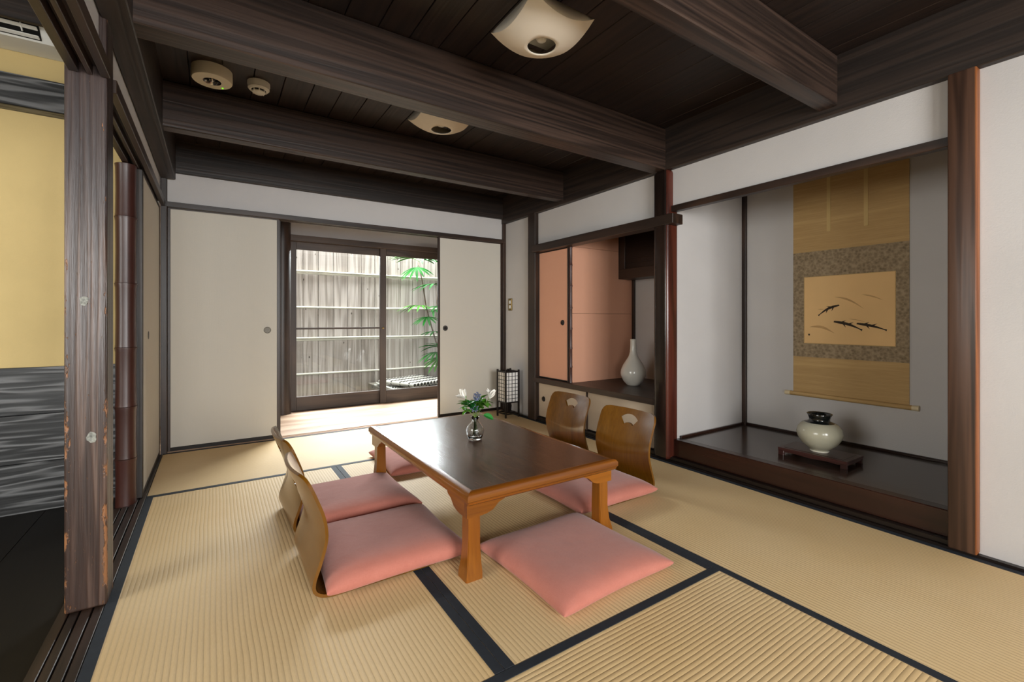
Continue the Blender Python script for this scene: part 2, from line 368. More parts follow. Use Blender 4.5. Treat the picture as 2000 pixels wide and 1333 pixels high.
sbox('wall_beam', 'dark beam along the left side above the open sliding track', 'beam', BEAM[1], -0.313, -0.229, YF, 4.03, 1.95, ZC + 0.01, bev=0.004)

# ------------------------------------------------------------------ back wall and its sliding paper panels
wb = struct('wall_back', 'back wall of white plaster above the sliding paper panels', 'wall')
box('plaster_band', PLASTER, wb, -0.34, 2.6, 4.062, 4.12, 1.79, 2.05, 0)
tb = struct('trim_1', 'dark grooved lintel running across the back wall over the sliding panels', 'lintel')
box('lintel_front', TRIM[0], tb, -0.30, 2.55, 4.03, 4.07, 1.752, 1.79)
box('lintel_groove_rail', TRIM[0], tb, -0.30, 2.55, 4.083, 4.093, 1.752, 1.785)
box('lintel_back', TRIM[0], tb, -0.30, 2.55, 4.106, 4.13, 1.752, 1.79)
box('lintel_top', TRIM[0], tb, -0.30, 2.55, 4.07, 4.106, 1.777, 1.789)
ts = struct('trim_2', 'grooved wooden threshold under the back sliding panels', 'threshold')
box('threshold_board', VERANDA, ts, -0.30, 2.55, 4.0505, 4.14, -0.06, -0.004)
for y in (4.056, 4.087, 4.121): box('threshold_rail', VERANDA, ts, -0.30, 2.55, y - 0.006, y + 0.006, -0.004, 0.003, 0.001)
sbox('post', 'thin dark corner post where the left and back walls meet', 'post', TRIM[2], -0.314, -0.278, 4.03, 4.12, 0, 2.0)
sbox('post', 'thin dark corner post where the back and right walls meet', 'post', TRIM[2], 2.535, 2.585, 4.035, 4.12, 0, 2.0)
def fusuma(name, label, x0, x1, y, px=None, pullmat=None, paper_=None, h=1.765):
    d = struct(name, label, 'sliding door')
    paper_ = paper_ or FUSUMA; t = 0.018
    box('paper_panel', paper_, d, x0 + 0.014, x1 - 0.014, y, y + t - 0.002, 0.03, h - 0.01, 0.001)
    for a, b in ((x0, x0 + 0.017), (x1 - 0.017, x1)): box('stile', TRIM[2], d, a, b, y - 0.003, y + t, 0.006, h)
    box('bottom_rail', LACQ, d, x0, x1, y - 0.002, y + t - 0.001, 0.005, 0.033); box('top_rail', TRIM[0], d, x0, x1, y - 0.002, y + t - 0.001, h - 0.02, h)
    if px is not None:
        p = B().lathe([(0, 0.004), (0.017, 0.004), (0.019, -0.002), (0.024, -0.004), (0.026, -0.002), (0.026, 0.004)], n=28)
        o = p.out('finger_pull', pullmat, d, True); o.rotation_euler = (-PI / 2, 0, 0); o.location = (px, y - 0.001, 0.868)
        c = B().lathe([(0, 0.0), (0.017, 0.0)], n=24).out('pull_recess', DARKPULL if pullmat is DARKPULL else GREYPULL, d); c.rotation_euler = (PI / 2, 0, 0); c.location = (px, y - 0.002, 0.868)
    return d
fusuma('door_1', 'cream paper sliding panel at the back left corner, with a grey round pull', -0.278, 0.437, 4.0665, 0.353, GREYPULL)
fusuma('door_2', 'cream paper sliding panel showing only a sliver behind the back left panel', -0.268, 0.449, 4.0975)
fusuma('door_3', 'cream paper sliding panel right of the glass doors, with a small black pull', 1.814, 2.536, 4.0665, 1.887, DARKPULL)
fusuma('door_4', 'cream paper sliding panel behind the one right of the glass doors', 1.825, 2.53, 4.0975)

# ------------------------------------------------------------------ left side: track, posts, band, sliding panel
sl = struct('trim_3', 'dark grooved floor track on the left, open to the black-floored side room', 'threshold')
box('track_base', DARKFLOOR, sl, -0.42, -0.304, YF, 4.03, -0.07, -0.012)
for a, b in ((-0.420, -0.393), (-0.389, -0.366), (-0.361, -0.334), (-0.329, -0.3045)):
    box('track_rail', TRIM[1], sl, a, b, YF, 3.0 if b < -0.335 else 4.03, -0.012, 0.002, 0.0015)
kl = struct('trim_4', 'dark lintel with two door grooves above the left floor track', 'lintel')
for y0, y1 in ((YF, 1.998), (2.118, 4.03)):
    for a, b in ((-0.392, -0.366), (-0.346, -0.332), (-0.312, -0.288)):
        box('lintel_rail', TRIM[1], kl, a, b, y0, y1, 1.752, 1.80)
    box('lintel_top', TRIM[1], kl, -0.366, -0.312, y0, y1, 1.784, 1.80)
wl = struct('wall_left', 'narrow white plaster band above the left sliding track', 'wall')
box('plaster_band', PLASTER, wl, -0.365, -0.318, YF, 2.0, 1.80, 2.0, 0)
box('plaster_band', PLASTER, wl, -0.365, -0.318, 2.118, 4.06, 1.80, 2.0, 0)
hx, hy = 0.0525, 0.056
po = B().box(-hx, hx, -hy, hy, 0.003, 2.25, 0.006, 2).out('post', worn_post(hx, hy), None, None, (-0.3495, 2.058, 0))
tag(po, 'old worn timber post with knots and chipped edges standing in the left floor track', 'post', kind='structure')
for kx, kz_, kr in ((-0.004, 1.012, 0.015), (0.014, 0.565, 0.016)):
    kn = B(); pr = []
    for i in range(14):
        a = 2 * PI * i / 14; r = kr * random.uniform(0.75, 1.15); pr.append((kx + r * math.cos(a) * 0.8, kz_ + r * math.sin(a) * 1.2))
    kn.prism(pr, 'xz', -hy - 0.0012, -hy + 0.004).out('knot', KNOT, po)
fl = struct('door_5', 'cream sliding panel on the far left wall behind the bamboo post', 'sliding door')
box('paper_panel', FUSUMA, fl, -0.336, -0.3205, 3.14, 4.02, 0.02, 1.745, 0.001)
box('stile', BEAM[2], fl, -0.357, -0.318, 3.10, 3.142, 0.003, 1.75); box('stile', TRIM[2], fl, -0.34, -0.3185, 4.005, 4.03, 0.003, 1.75)
box('bottom_rail', LACQ, fl, -0.34, -0.319, 3.14, 4.01, 0.003, 0.03); box('top_rail', TRIM[1], fl, -0.34, -0.319, 3.14, 4.01, 1.73, 1.75)
o = B().lathe([(0, 0.002), (0.022, 0.002), (0.024, 0)], n=20).out('finger_pull', DARKPULL, fl); o.rotation_euler = (0, PI / 2, 0); o.location = (-0.3205, 3.385, 0.86)

bp = thing('bamboo_post', 'thick smoked reddish-brown bamboo pole beside the far left sliding panel', 'bamboo pole', (-0.380, 3.052, -0.010), kind='structure')
kz = [0, 0.245, 0.511, 0.815, 1.144, 1.486, 1.760]
for a, b in zip(kz, kz[1:]):
    B().lathe([(0.0445, a + 0.004), (0.043, a + 0.02), (0.0415, (a + b) / 2), (0.043, b - 0.02), (0.0455, b - 0.005), (0.0455, b - 0.002), (0.042, b)], n=24).out('bamboo_segment', BAMBOO, bp, 50)
for z in kz[1:-1]: B().lathe([(0.040, z - 0.004), (0.0468, z - 0.002), (0.047, z + 0.002), (0.040, z + 0.005)], n=24).out('bamboo_node', BAMBOO, bp, 60)

# side room
sf = struct('floor_side', 'polished black wooden floor of the side room on the left', 'floor')
for i in range(7):
    box('floor_board', DARKFLOOR, sf, -0.42 - 0.29 * (i + 1) + 0.001, -0.42 - 0.29 * i - 0.001, YF, 3.25, -0.06, -0.012, 0.001)
wy = struct('wall_side', 'ochre plastered wall of the side room over a charred board wainscot', 'wall')
box('plaster', YELLOW, wy, -2.5, -0.36, 3.235, 3.30, 0.6, 2.62, 0)
for i, (a, b) in enumerate(((-0.012, 0.235), (0.237, 0.475), (0.477, 0.712))):
    box('wainscot_board', WAINS, wy, -2.5, -0.36, 3.215 + 0.001 * i, 3.26, a, b, 0.0015)
sbox('wall_beam', 'weathered grey rail across the ochre wall below the air conditioner', 'beam', WAINS, -2.5, -0.36, 3.15, 3.236, 1.985, 2.14)
wsf = struct('wall_side_far', 'ochre plastered far wall of the side room', 'wall')
for d in ((YF, -0.1, -0.05, 2.62), (1.6, 3.3, -0.05, 2.62), (-0.1, 1.6, -0.05, 0.65), (-0.1, 1.6, 1.95, 2.62)): box('plaster_panel', YELLOW, wsf, -2.56, -2.5, d[0], d[1], d[2], d[3], 0)
wn = struct('window_5', 'added wooden framed window for fill light, unseen, in the far wall of the side room', 'window')  # unseen window, added so the west fill lamp outside can shine in
for i in range(4): box('mullion', TRIM[2], wn, -2.55, -2.51, -0.1 + 1.7 * i / 3 - 0.02, -0.1 + 1.7 * i / 3 + 0.02, 0.65, 1.95)
for z in (0.65, 1.28, 1.91): box('rail', TRIM[1], wn, -2.548, -2.512, -0.1, 1.6, z, z + 0.04)
box('pane', GLASS, wn, -2.532, -2.528, -0.1, 1.6, 0.65, 1.95, 0)
cs = struct('ceiling_side', 'brown board ceiling of the side room', 'ceiling')
for i in range(8): box('ceiling_plank', CEIL if i else CEIL, cs, -0.34 - 0.28 * (i + 1) + 0.001, -0.34 - 0.28 * i - 0.001, YF, 3.3, 2.56, 2.6)
sbox('wall_divider', 'plaster strip above the left lintel on the side room face', 'wall', PLASTER, -0.40, -0.366, YF, 3.25, 1.80, 2.6, bev=0)
ac = thing('air_conditioner', 'white wall air conditioner near the ceiling of the side room', 'air conditioner', (-1.05, 3.23, 2.28), kind='thing')
B().prism([(0, 0.0), (-0.16, 0.0), (-0.245, 0.075), (-0.25, 0.24), (-0.22, 0.26), (0, 0.26)], 'yz', -0.41, 0.41).out('body', WHITEP, ac)
o = box('air_outlet', BLACKP, ac, -0.37, 0.36, -0.046, 0.046, -0.002, 0.002); o.location = (-0.005, -0.2035, 0.0365); o.rotation_euler = (-0.723, 0, 0)
for k in range(2):
    o = box('louver_blade', WHITEP, ac, -0.365, 0.355, -0.012, 0.012, -0.002, 0.002); o.location = (-0.005, -0.186 - 0.03 * k, 0.012 + 0.027 * k); o.rotation_euler = (-0.3, 0, 0)
for k in range(5):
    o = box('louver_fin', WHITEP, ac, -0.003, 0.003, -0.02, 0.02, -0.004, 0.004); o.location = (-0.3 + 0.15 * k, -0.21, 0.035); o.rotation_euler = (-0.723, 0, 0)

sbox('valance', 'brown wooden board hanging in front of the air conditioner', 'board', BEAM[0], -2.5, -0.41, 2.93, 2.955, 2.305, 2.56)

# ------------------------------------------------------------------ right wall, posts, alcove, shelf nook
wr = struct('wall_right', 'right wall of white plaster around the two alcoves', 'wall')
box('plaster_panel', PLASTER, wr, 2.568, 2.64, 3.57, 4.05, 0.0, 1.96, 0)
box('plaster_panel', PLASTER, wr, 2.568, 2.64, 2.06, 3.49, 1.64, 1.96, 0)
box('plaster_panel', PLASTER, wr, 2.572, 2.64, 0.56, 1.98, 1.70, 1.96, 0)
box('plaster_panel', PLASTER, wr, 2.568, 2.64, YF, 0.51, 0.0, 1.96, 0)
t5 = struct('trim_5', 'dark strip along the foot of the right wall beside the tatami', 'trim')
box('strip', LACQ, t5, 2.541, 2.60, YF, 4.04, -0.05, 0.012, 0.002)
box('strip', LACQ, t5, 2.552, 2.60, 0.58, 1.97, 0.012, 0.034, 0.002)
box('strip', LACQ, t5, 2.552, 2.601, 2.07, 3.47, 0.012, 0.034, 0.002)
sbox('post', 'square dark post between the light switch wall and the shelf nook', 'post', TRIM[2], 2.528, 2.64, 3.462, 3.582, 0, 1.97, bev=0.006)
tp = B().box(-0.062, 0.062, -0.062, 0.062, 0.012, 1.96, 0.03, 4).out('post', two_tone('red_log_post', (srgb(20, 14, 12), srgb(42, 29, 23)), (srgb(46, 19, 13), srgb(88, 42, 31)), 0.0, (0.62, -0.78, 0), rough=0.24), None, 40, (2.575, 2.018, 0))
tag(tp, 'rounded log post, red-brown on one side, between the two alcoves', 'post', kind='structure')
bpz = B().box(-0.06, 0.06, -0.044, 0.044, 0.012, 1.96, 0.008, 2).out('post', two_tone('grained_alcove_post', (srgb(36, 22, 15), srgb(82, 57, 43)), (srgb(104, 54, 22), srgb(146, 86, 44)), 0.0368, (0.0, -1.0, 0), rough=0.42, wob=0.004, acr=15), None, 40, (2.585, 0.54, 0))
tag(bpz, 'brown grained post with a pale orange edge at the right end of the scroll alcove', 'post', kind='structure')
sbox('trim_6', 'dark lintel over the shelf nook, its end jutting past the red post', 'lintel', TRIM[1], 2.495, 2.60, 1.90, 3.47, 1.582, 1.648)
sbox('trim_7', 'dark lintel across the top of the scroll alcove', 'lintel', TRIM[1], 2.552, 2.60, 0.575, 1.97, 1.672, 1.712)
# scroll alcove
al = struct('wall_alcove', 'white plaster walls inside the scroll alcove', 'wall')
box('back_plaster', PLASTER, al, 3.425, 3.48, 0.40, 2.0, 0.0, 2.24, 0)
box('side_plaster', PLASTER, al, 2.60, 3.48, 1.958, 2.02, 0.0, 2.24, 0)
box('side_plaster', PLASTER, al, 2.60, 3.48, 0.44, 0.498, 0.0, 2.24, 0)
box('alcove_ceiling', CEIL, al, 2.60, 3.48, 0.45, 2.0, 2.2, 2.25, 0)
box('corner_post', TRIM[2], al, 3.398, 3.428, 1.93, 1.962, 0.14, 2.2)
pf = struct('alcove_platform', 'raised dark polished board floor of the scroll alcove', 'platform')
box('platform_board', TOKO, pf, 2.64, 3.425, 0.498, 1.958, 0.10, 0.147, 0.001)
box('front_sill', TOKOF, pf, 2.582, 2.64, 0.585, 1.97, 0.034, 0.1475, 0.003)
box('base_trim', TOKOF, pf, 3.408, 3.426, 0.498, 1.958, 0.147, 0.163); box('base_trim', TOKOF, pf, 2.642, 3.41, 1.942, 1.9585, 0.147, 0.163)
# shelf nook
nk = struct('wall_nook', 'peach papered side and plaster back of the shelf nook', 'wall')
for a, b in ((0.405, 1.004), (1.006, 1.583), (1.585, 2.0)): box('peach_panel', PEACH, nk, 2.59, 3.36, 3.0, 3.03, a, b, 0.0008)
box('panel_backing', LACQ, nk, 2.6, 3.36, 3.031, 3.04, 0.405, 2.0, 0)
box('back_plaster', PLASTER, nk, 3.352, 3.42, 2.0, 3.03, 0.0, 2.0, 0)
box('side_plaster', PLASTER, nk, 2.62, 3.42, 2.02, 2.032, 0.0, 2.0, 0)
box('nook_ceiling', CEIL, nk, 2.62, 3.42, 2.0, 3.5, 1.98, 2.02, 0)
box('corner_post', TRIM[2], nk, 3.33, 3.353, 2.972, 3.0, 0.40, 1.4)
box('closet_back', PLASTER, nk, 3.36, 3.40, 3.03, 3.55, 0.0, 2.0, 0)
box('cabinet_floor', LACQ, nk, 2.601, 3.42, 2.0, 4.1, -0.12, 0.033, 0)
box('closet_side', PLASTER, nk, 2.6, 3.42, 3.55, 3.6, 0.0, 2.0, 0)
shf = tag(box('shelf', TRIM[1], None, 2.527, 3.352, 2.03, 3.50, 0.362, 0.405), 'thick dark shelf board in the nook, under the white bottle vase', 'shelf', kind='structure')
def small_door(name, label, y0, y1, z0, z1, x, mat, pull=None, fr=0.014):
    d = struct(name, label, 'sliding door')
    box('paper_panel', mat, d, x, x + 0.014, y0 + fr * 0.6, y1 - fr * 0.6, z0 + 0.01, z1 - 0.006, 0.001)
    for a, b in ((y0, y0 + fr), (y1 - fr, y1)): box('stile', TRIM[2], d, x - 0.003, x + 0.016, a, b, z0, z1)
    box('bottom_rail', LACQ, d, x - 0.002, x + 0.015, y0, y1, z0, z0 + fr); box('top_rail', LACQ, d, x - 0.002, x + 0.015, y0, y1, z1 - fr * 0.6, z1)
    if pull:
        o = B().lathe([(0, 0.0012), (0.015, 0.0012), (0.018, 0.003), (0.023, 0.004), (0.0245, 0)], n=22).out('finger_pull', DARKPULL, d, True)
        o.rotation_euler = (0, -PI / 2, 0); o.location = (x - 0.001, pull[0], pull[1])
small_door('door_6', 'tall peach paper closet panel left of the white bottle vase', 3.035, 3.468, 0.405, 1.582, 2.575, PEACH, (3.112, 0.925))
small_door('door_7', 'low greyish sliding panel under the shelf, with a black pull', 2.80, 3.465, 0.034, 0.362, 2.572, FUSUMA2, (3.384, 0.211), 0.008)
small_door('door_8', 'low greyish sliding panel under the shelf, behind the nearer floor chair', 2.075, 2.812, 0.034, 0.362, 2.588, FUSUMA2, None, 0.008)
pb = thing('bamboo_post', 'slender dark bamboo post at the edge of the peach closet', 'bamboo pole', (2.582, 3.013, 0.405), kind='structure')
zz = [0, 0.14, 0.30, 0.47, 0.65, 0.84, 1.02, 1.177]
for a, b in zip(zz, zz[1:]): B().lathe([(0.0165, a), (0.0145, a + 0.012), (0.0145, b - 0.012), (0.0175, b - 0.002), (0.0165, b)], n=14).out('bamboo_segment', BAMBOO, pb, 50)
hc = thing('wall_cabinet', 'black wooden cabinet hung in the upper corner of the shelf nook', 'cabinet', (3.25, 2.5, 1.327), kind='thing')
box('carcass', TRIM[1], hc, -0.085, 0.10, -0.465, 0.499, 0, 0.652)
box('bottom_rail', TRIM[1], hc, -0.10, -0.083, -0.465, 0.499, 0.0, 0.09); box('stile', TRIM[2], hc, -0.10, -0.083, 0.42, 0.499, 0.09, 0.652); box('stile', TRIM[2], hc, -0.10, -0.083, -0.465, -0.41, 0.09, 0.652)
dr = box('door', LACQ, hc, -0.092, -0.082, -0.41, 0.42, 0.09, 0.652)
for z in (-0.24, -0.2, -0.1): box('slat', LACQ, dr, -0.008, -0.0045, -0.40, 0.40, z, z + 0.012, 0.001)
sw = thing('light_switch', 'small two-rocker bronze light switch plate on the wall beside the lantern', 'switch', (2.568, 3.945, 1.108))
box('plate', BRASS, sw, -0.008, 0, -0.035, 0.035, -0.062, 0.062); 
for z in (-0.024, 0.024): box('rocker', WHITEP, sw, -0.011, -0.006, -0.015, 0.015, z - 0.017, z + 0.017)

# ------------------------------------------------------------------ wall behind the camera, with windows
wf = struct('wall_front', 'plaster wall behind the viewer with shoji-framed windows', 'wall')
for d in ((-2.5, -2.1, -0.05, 2.62), (-0.9, -0.3, -0.05, 2.62), (1.55, 2.7, -0.05, 2.3), (-2.1, -0.9, -0.05, 0.55), (-2.1, -0.9, 2.0, 2.62), (-0.3, 1.55, -0.12, 0.5), (-0.3, 1.55, 2.0, 2.3)):
    box('plaster_panel', PLASTER, wf, d[0], d[1], YF - 0.06, YF, d[2], d[3], 0)
for nm, x0, x1, z0, z1, k in (('window_1', -0.3, 1.55, 0.5, 2.0, 4), ('window_2', -2.1, -0.9, 0.55, 2.0, 2)):
    wn = struct(nm, 'wooden framed window behind the viewer, ' + ('in the tatami room' if k == 4 else 'in the side room'), 'window')
    for i in range(k + 1):
        xx = x0 + (x1 - x0) * i / k; box('mullion', TRIM[2], wn, xx - 0.02, xx + 0.02, YF - 0.05, YF - 0.01, z0, z1)
    for z in (z0, (z0 + z1) / 2, z1 - 0.04): box('rail', TRIM[0], wn, x0, x1, YF - 0.048, YF - 0.012, z, z + 0.04)
    box('pane', GLASS, wn, x0, x1, YF - 0.032, YF - 0.028, z0, z1, 0)

# ------------------------------------------------------------------ veranda and sliding glass doors
vf = struct('floor_veranda', 'pale plank veranda floor between the room and the glass doors', 'floor')
y = 4.141
for i in range(6): box('floor_plank', VERANDA, vf, -0.4, 3.3, y + 0.0006, y + 0.1794, -0.04, 0.0, 0.0012); y += 0.18
wv = struct('wall_veranda', 'white plaster over the glass doors and at the ends of the veranda', 'wall')
box('plaster_panel', PLASTER, wv, -0.4, 3.3, 5.14, 5.2, 1.815, 2.5, 0)
box('plaster_panel', PLASTER, wv, -0.46, -0.4, 4.12, 5.2, -0.05, 2.5, 0); box('plaster_panel', PLASTER, wv, 2.62, 2.68, 4.12, 5.2, -0.05, 2.5, 0)
box('plaster_panel', PLASTER, wv, -0.4, 0.57, 5.14, 5.2, -0.05, 1.82, 0); box('plaster_panel', PLASTER, wv, 2.46, 2.66, 5.14, 5.2, -0.05, 1.82, 0)
for k in range(16):
    if -0.4 + 0.2 * k < 2.7: box('outer_board', TRIM[2], wv, -0.4 + 0.2 * k, -0.202 + 0.2 * k, 5.205, 5.22, 1.80, 2.9, 0.001)
sbox('ceiling_veranda', 'pale board ceiling of the veranda', 'ceiling', VERANDA, -0.46, 2.7, 4.12, 5.3, 2.44, 2.5)
vp = B().lathe([(0.082, 0), (0.08, 0.5), (0.078, 2.44)], n=20).out('post', TRIM[2], None, True, (0.575, 5.105, 0))
tag(vp, 'dark round timber post left of the glass doors on the veranda', 'post', kind='structure')
sbox('trim_8', 'dark lintel above the sliding glass doors', 'lintel', DOORW[0], 0.62, 2.5, 5.085, 5.2, 1.757, 1.818)
sbox('trim_9', 'dark sill under the sliding glass doors', 'threshold', DOORW[0], 0.60, 2.5, 5.14, 5.25, -0.06, 0.004)
def glass_door(name, label, x0, x1, y, g0, g1, bar, lock):
    d = struct(name, label, 'glass door'); t = 0.032
    box('stile', DOORW[2], d, x0, g0, y, y + t, 0.004, 1.765); box('stile', DOORW[2], d, g1, x1, y, y + t, 0.004, 1.765)
    box('top_rail', DOORW[0], d, g0, g1, y + 0.001, y + t - 0.001, 1.683, 1.765); box('bottom_rail', DOORW[0], d, g0, g1, y + 0.001, y + t - 0.001, 0.004, 0.145)
    box('glass_pane', GLASS, d, g0 - 0.004, g1 + 0.004, y + 0.014, y + 0.018, 0.142, 1.686, 0)
    if bar: box('middle_bar', DOORW[0], d, g0, g1, y + 0.006, y + t - 0.006, 0.848, 0.868)
    if lock:
        o = B().lathe([(0, -0.006), (0.010, -0.006), (0.013, 0.0), (0.013, 0.004)], n=18).out('lock', BRASS, d, True); o.rotation_euler = (-PI / 2, 0, 0); o.location = (x0 + 0.034, y - 0.001, 0.857)
        box('keyhole', BLACKP, o, -0.002, 0.002, -0.006, 0.006, -0.0075, -0.005, 0)
glass_door('window_3', 'left sliding glass door with a thin middle bar, facing the garden fence', 0.655, 1.645, 5.168, 0.715, 1.59, True, False)
glass_door('window_4', 'right sliding glass door with a small brass lock, facing the palm', 1.575, 2.50, 5.13, 1.645, 2.44, False, True)

# ------------------------------------------------------------------ garden
gd = sbox('ground', 'garden ground behind the glass doors', 'ground', SOIL, -2.5, 6, 5.3, 7.4, -0.6, -0.42, bev=0)
FY = 7.0
fn = thing('garden_fence', 'tall weathered grey board fence with pale horizontal battens outside the glass doors', 'fence', (0, FY, -0.42))
xx = -1.18
while xx < 5.2:
    wd = 0.203
    o = box('board', FENCE, fn, xx + 0.003, xx + wd - 0.003, 0.0 + 0.006 * random.random(), 0.02, 0.0, 2.5, 0.004); xx += wd
box('backing', FENCE, fn, -1.2, 5.3, 0.0205, 0.03, 0, 2.48, 0)
for i, z in enumerate((1.61, 1.126, 0.662, 0.178)):
    n2 = 2 if i in (0, 2) else 1
    for k in range(n2):
        pts = [(-1.2 + j * 0.8, -0.012 - 0.012 * k, z + 0.42 + 0.026 * k + 0.004 * math.sin(j * 2.1 + i * 3 + k)) for j in range(9)]
        B().tube(pts, 0.013 if n2 == 2 else 0.015, 8).out('batten', BATTEN, fn, True)
bed = thing('gravel_bed', 'raised bed of pale gravel under the bamboo raft', 'gravel bed', (2.9, 6.15, -0.42), kind='structure')
box('bed_base', SOIL, bed, -0.95, 1.2, -0.75, 0.8, 0, 0.415)
g = B()
for k in range(1500):
    px, py = random.uniform(-0.94, 1.0), random.uniform(-0.74, 0.5); r = random.uniform(0.010, 0.020)
    c = Vector((px, py, 0.418 + random.uniform(0, 0.006))); vs = []
    for d in ((1, 0, 0), (-1, 0, 0), (0, 1, 0), (0, -1, 0), (0, 0, 0.7), (0, 0, -0.7)):
        vs.append(g.bm.verts.new(c + Vector(d) * r * random.uniform(0.8, 1.2)))
    for a, b in ((0, 2), (2, 1), (1, 3), (3, 0)):
        g.bm.faces.new((vs[a], vs[b], vs[4])); g.bm.faces.new((vs[b], vs[a], vs[5]))
gv = g.out('gravel', PEBBLE, bed); gv['kind'] = 'stuff'
for k, (p, q) in enumerate((((1.97, 5.76, 0.035), (2.22, 5.52, 0.035)), ((2.28, 5.50, 0.04), (3.2, 5.66, 0.045)), ((1.97, 5.82, 0.03), (1.975, 6.6, 0.03)))):
    o = B().tube([p, tuple((a + b) / 2 for a, b in zip(p, q)), q], 0.016, 10).out('bamboo_edging', DRYB, None, True)
    tag(o, ['short pale bamboo rail at the left front of the gravel bed', 'long pale bamboo rail along the front of the gravel bed', 'pale bamboo rail at the left side of the gravel bed'][k], 'bamboo rail', 'bamboo rails around the gravel')
rf = thing('bamboo_raft', 'flat raft of pale bamboo poles lashed with black rope, on the gravel outside', 'bamboo raft', (2.47, 6.33, 0.03), math.radians(22))
for k in range(12):
    yy = -0.36 + k * 0.062
    o = B().tube([(yy, -0.36, 0.03), (yy, 0.0, 0.031), (yy, 0.36, 0.03)], 0.0285, 12).out('pole', DRYB, rf, 50)
    B().lathe([(0, 0), (0.021, 0)], n=12).out('pole_hollow', HOLLOW, o).matrix_local = Matrix.Translation((yy, -0.3606, 0.03)) @ Matrix.Rotation(PI / 2, 4, 'X')
for yy in (-0.27, -0.09, 0.09, 0.27):
    pts = [(-0.39 + 0.031 * j, yy, 0.03 + (0.032 if j % 2 else 0.024)) for j in range(25)] + [(0.39, yy, 0.03), (0.37, yy, 0.0), (-0.37, yy, 0.0), (-0.392, yy, 0.03)]
    B().tube(pts, 0.0075, 6).out('rope', ROPE, rf)

def blade(b, base, d, up, L, wd, droop, n=6):
    """one leaflet: a narrow folded blade starting at base along d"""
    d = d.normalized(); side = d.cross(up).normalized(); rows = []
    for i in range(n + 1):
        t = i / n; p = base + d * L * t + up * (-droop * t * t * L); hw = wd * (math.sin(PI * min(1, t * 0.93 + 0.05)) ** 0.7) * (1 if t < 0.97 else 0.15)
        rows.append((b.bm.verts.new(p - side * hw + up * hw * 0.35), b.bm.verts.new(p), b.bm.verts.new(p + side * hw + up * hw * 0.35)))
    for a, c in zip(rows, rows[1:]):
        b.bm.faces.new((a[0], a[1], c[1], c[0])); b.bm.faces.new((a[1], a[2], c[2], c[1]))
palm = thing('lady_palm', 'slender lady palm with bright green fan leaves against the fence', 'palm', (3.02, 6.68, -0.045)); palm.scale = (1.06, 1.06, 1.06)
stems = [[(0, 0, 0), (-0.02, 0, 0.45), (-0.11, -0.01, 0.7), (-0.24, -0.02, 1.12), (-0.30, -0.02, 1.5), (-0.36, 0, 1.80)], [(0.04, 0.05, 0), (0.03, 0.05, 0.6), (-0.04, 0.04, 1.2), (-0.02, 0.03, 1.45)], [(0.02, -0.08, 0), (0, -0.1, 0.3), (-0.04, -0.12, 0.5)]]
for s_ in stems: B().tube(s_, [0.014 - 0.0012 * i for i in range(len(s_))], 8).out('stem', STEMB, palm, True)
fans = [((-0.36, 0, 1.80), (-0.9, -0.3, 0.25), 0.34), ((-0.36, 0, 1.79), (0.5, -0.5, 0.15), 0.30), ((-0.34, 0, 1.74), (-0.6, -0.6, -0.45), 0.30), ((-0.02, 0.03, 1.45), (-0.7, -0.5, 0.1), 0.36), ((-0.02, 0.03, 1.44), (0.4, -0.6, 0.3), 0.34),
        ((-0.25, -0.02, 1.14), (-0.9, -0.35, 0.05), 0.33), ((-0.22, -0.02, 1.05), (0.7, -0.6, 0.2), 0.32), ((-0.2, -0.02, 1.0), (-0.5, -0.7, -0.2), 0.26), ((-0.05, 0.04, 1.15), (-0.1, -0.9, -0.1), 0.30), ((-0.04, -0.12, 0.5), (-0.7, -0.5, 0.4), 0.30), ((-0.04, -0.12, 0.48), (-0.8, -0.4, -0.1), 0.30), ((-0.03, -0.12, 0.44), (-0.6, -0.6, -0.5), 0.28), ((-0.02, -0.1, 0.5), (0.5, -0.5, 0.3), 0.3), ((-0.03, 0.04, 0.75), (-0.5, -0.6, 0.1), 0.26)]
for (p, d, L) in fans:
    b = B(); d = Vector(d).normalized(); st = Vector(p); tip = st + d * 0.10
    up = (Vector((0, 0, 1)) - d * d.z).normalized(); sd = d.cross(up)
    b.tube([st, tip], 0.003, 5)
    for k in range(9):
        a = math.radians(-78 + 156 * k / 8); dd = d * math.cos(a) + sd * math.sin(a)
        blade(b, tip, dd, up, L * (0.72 + 0.28 * math.cos(a)) * 1.12 * random.uniform(0.9, 1.05), 0.018, random.uniform(0.15, 0.45))
    b.out('leaf', PALM if random.random() < 0.7 else PALM2, palm)

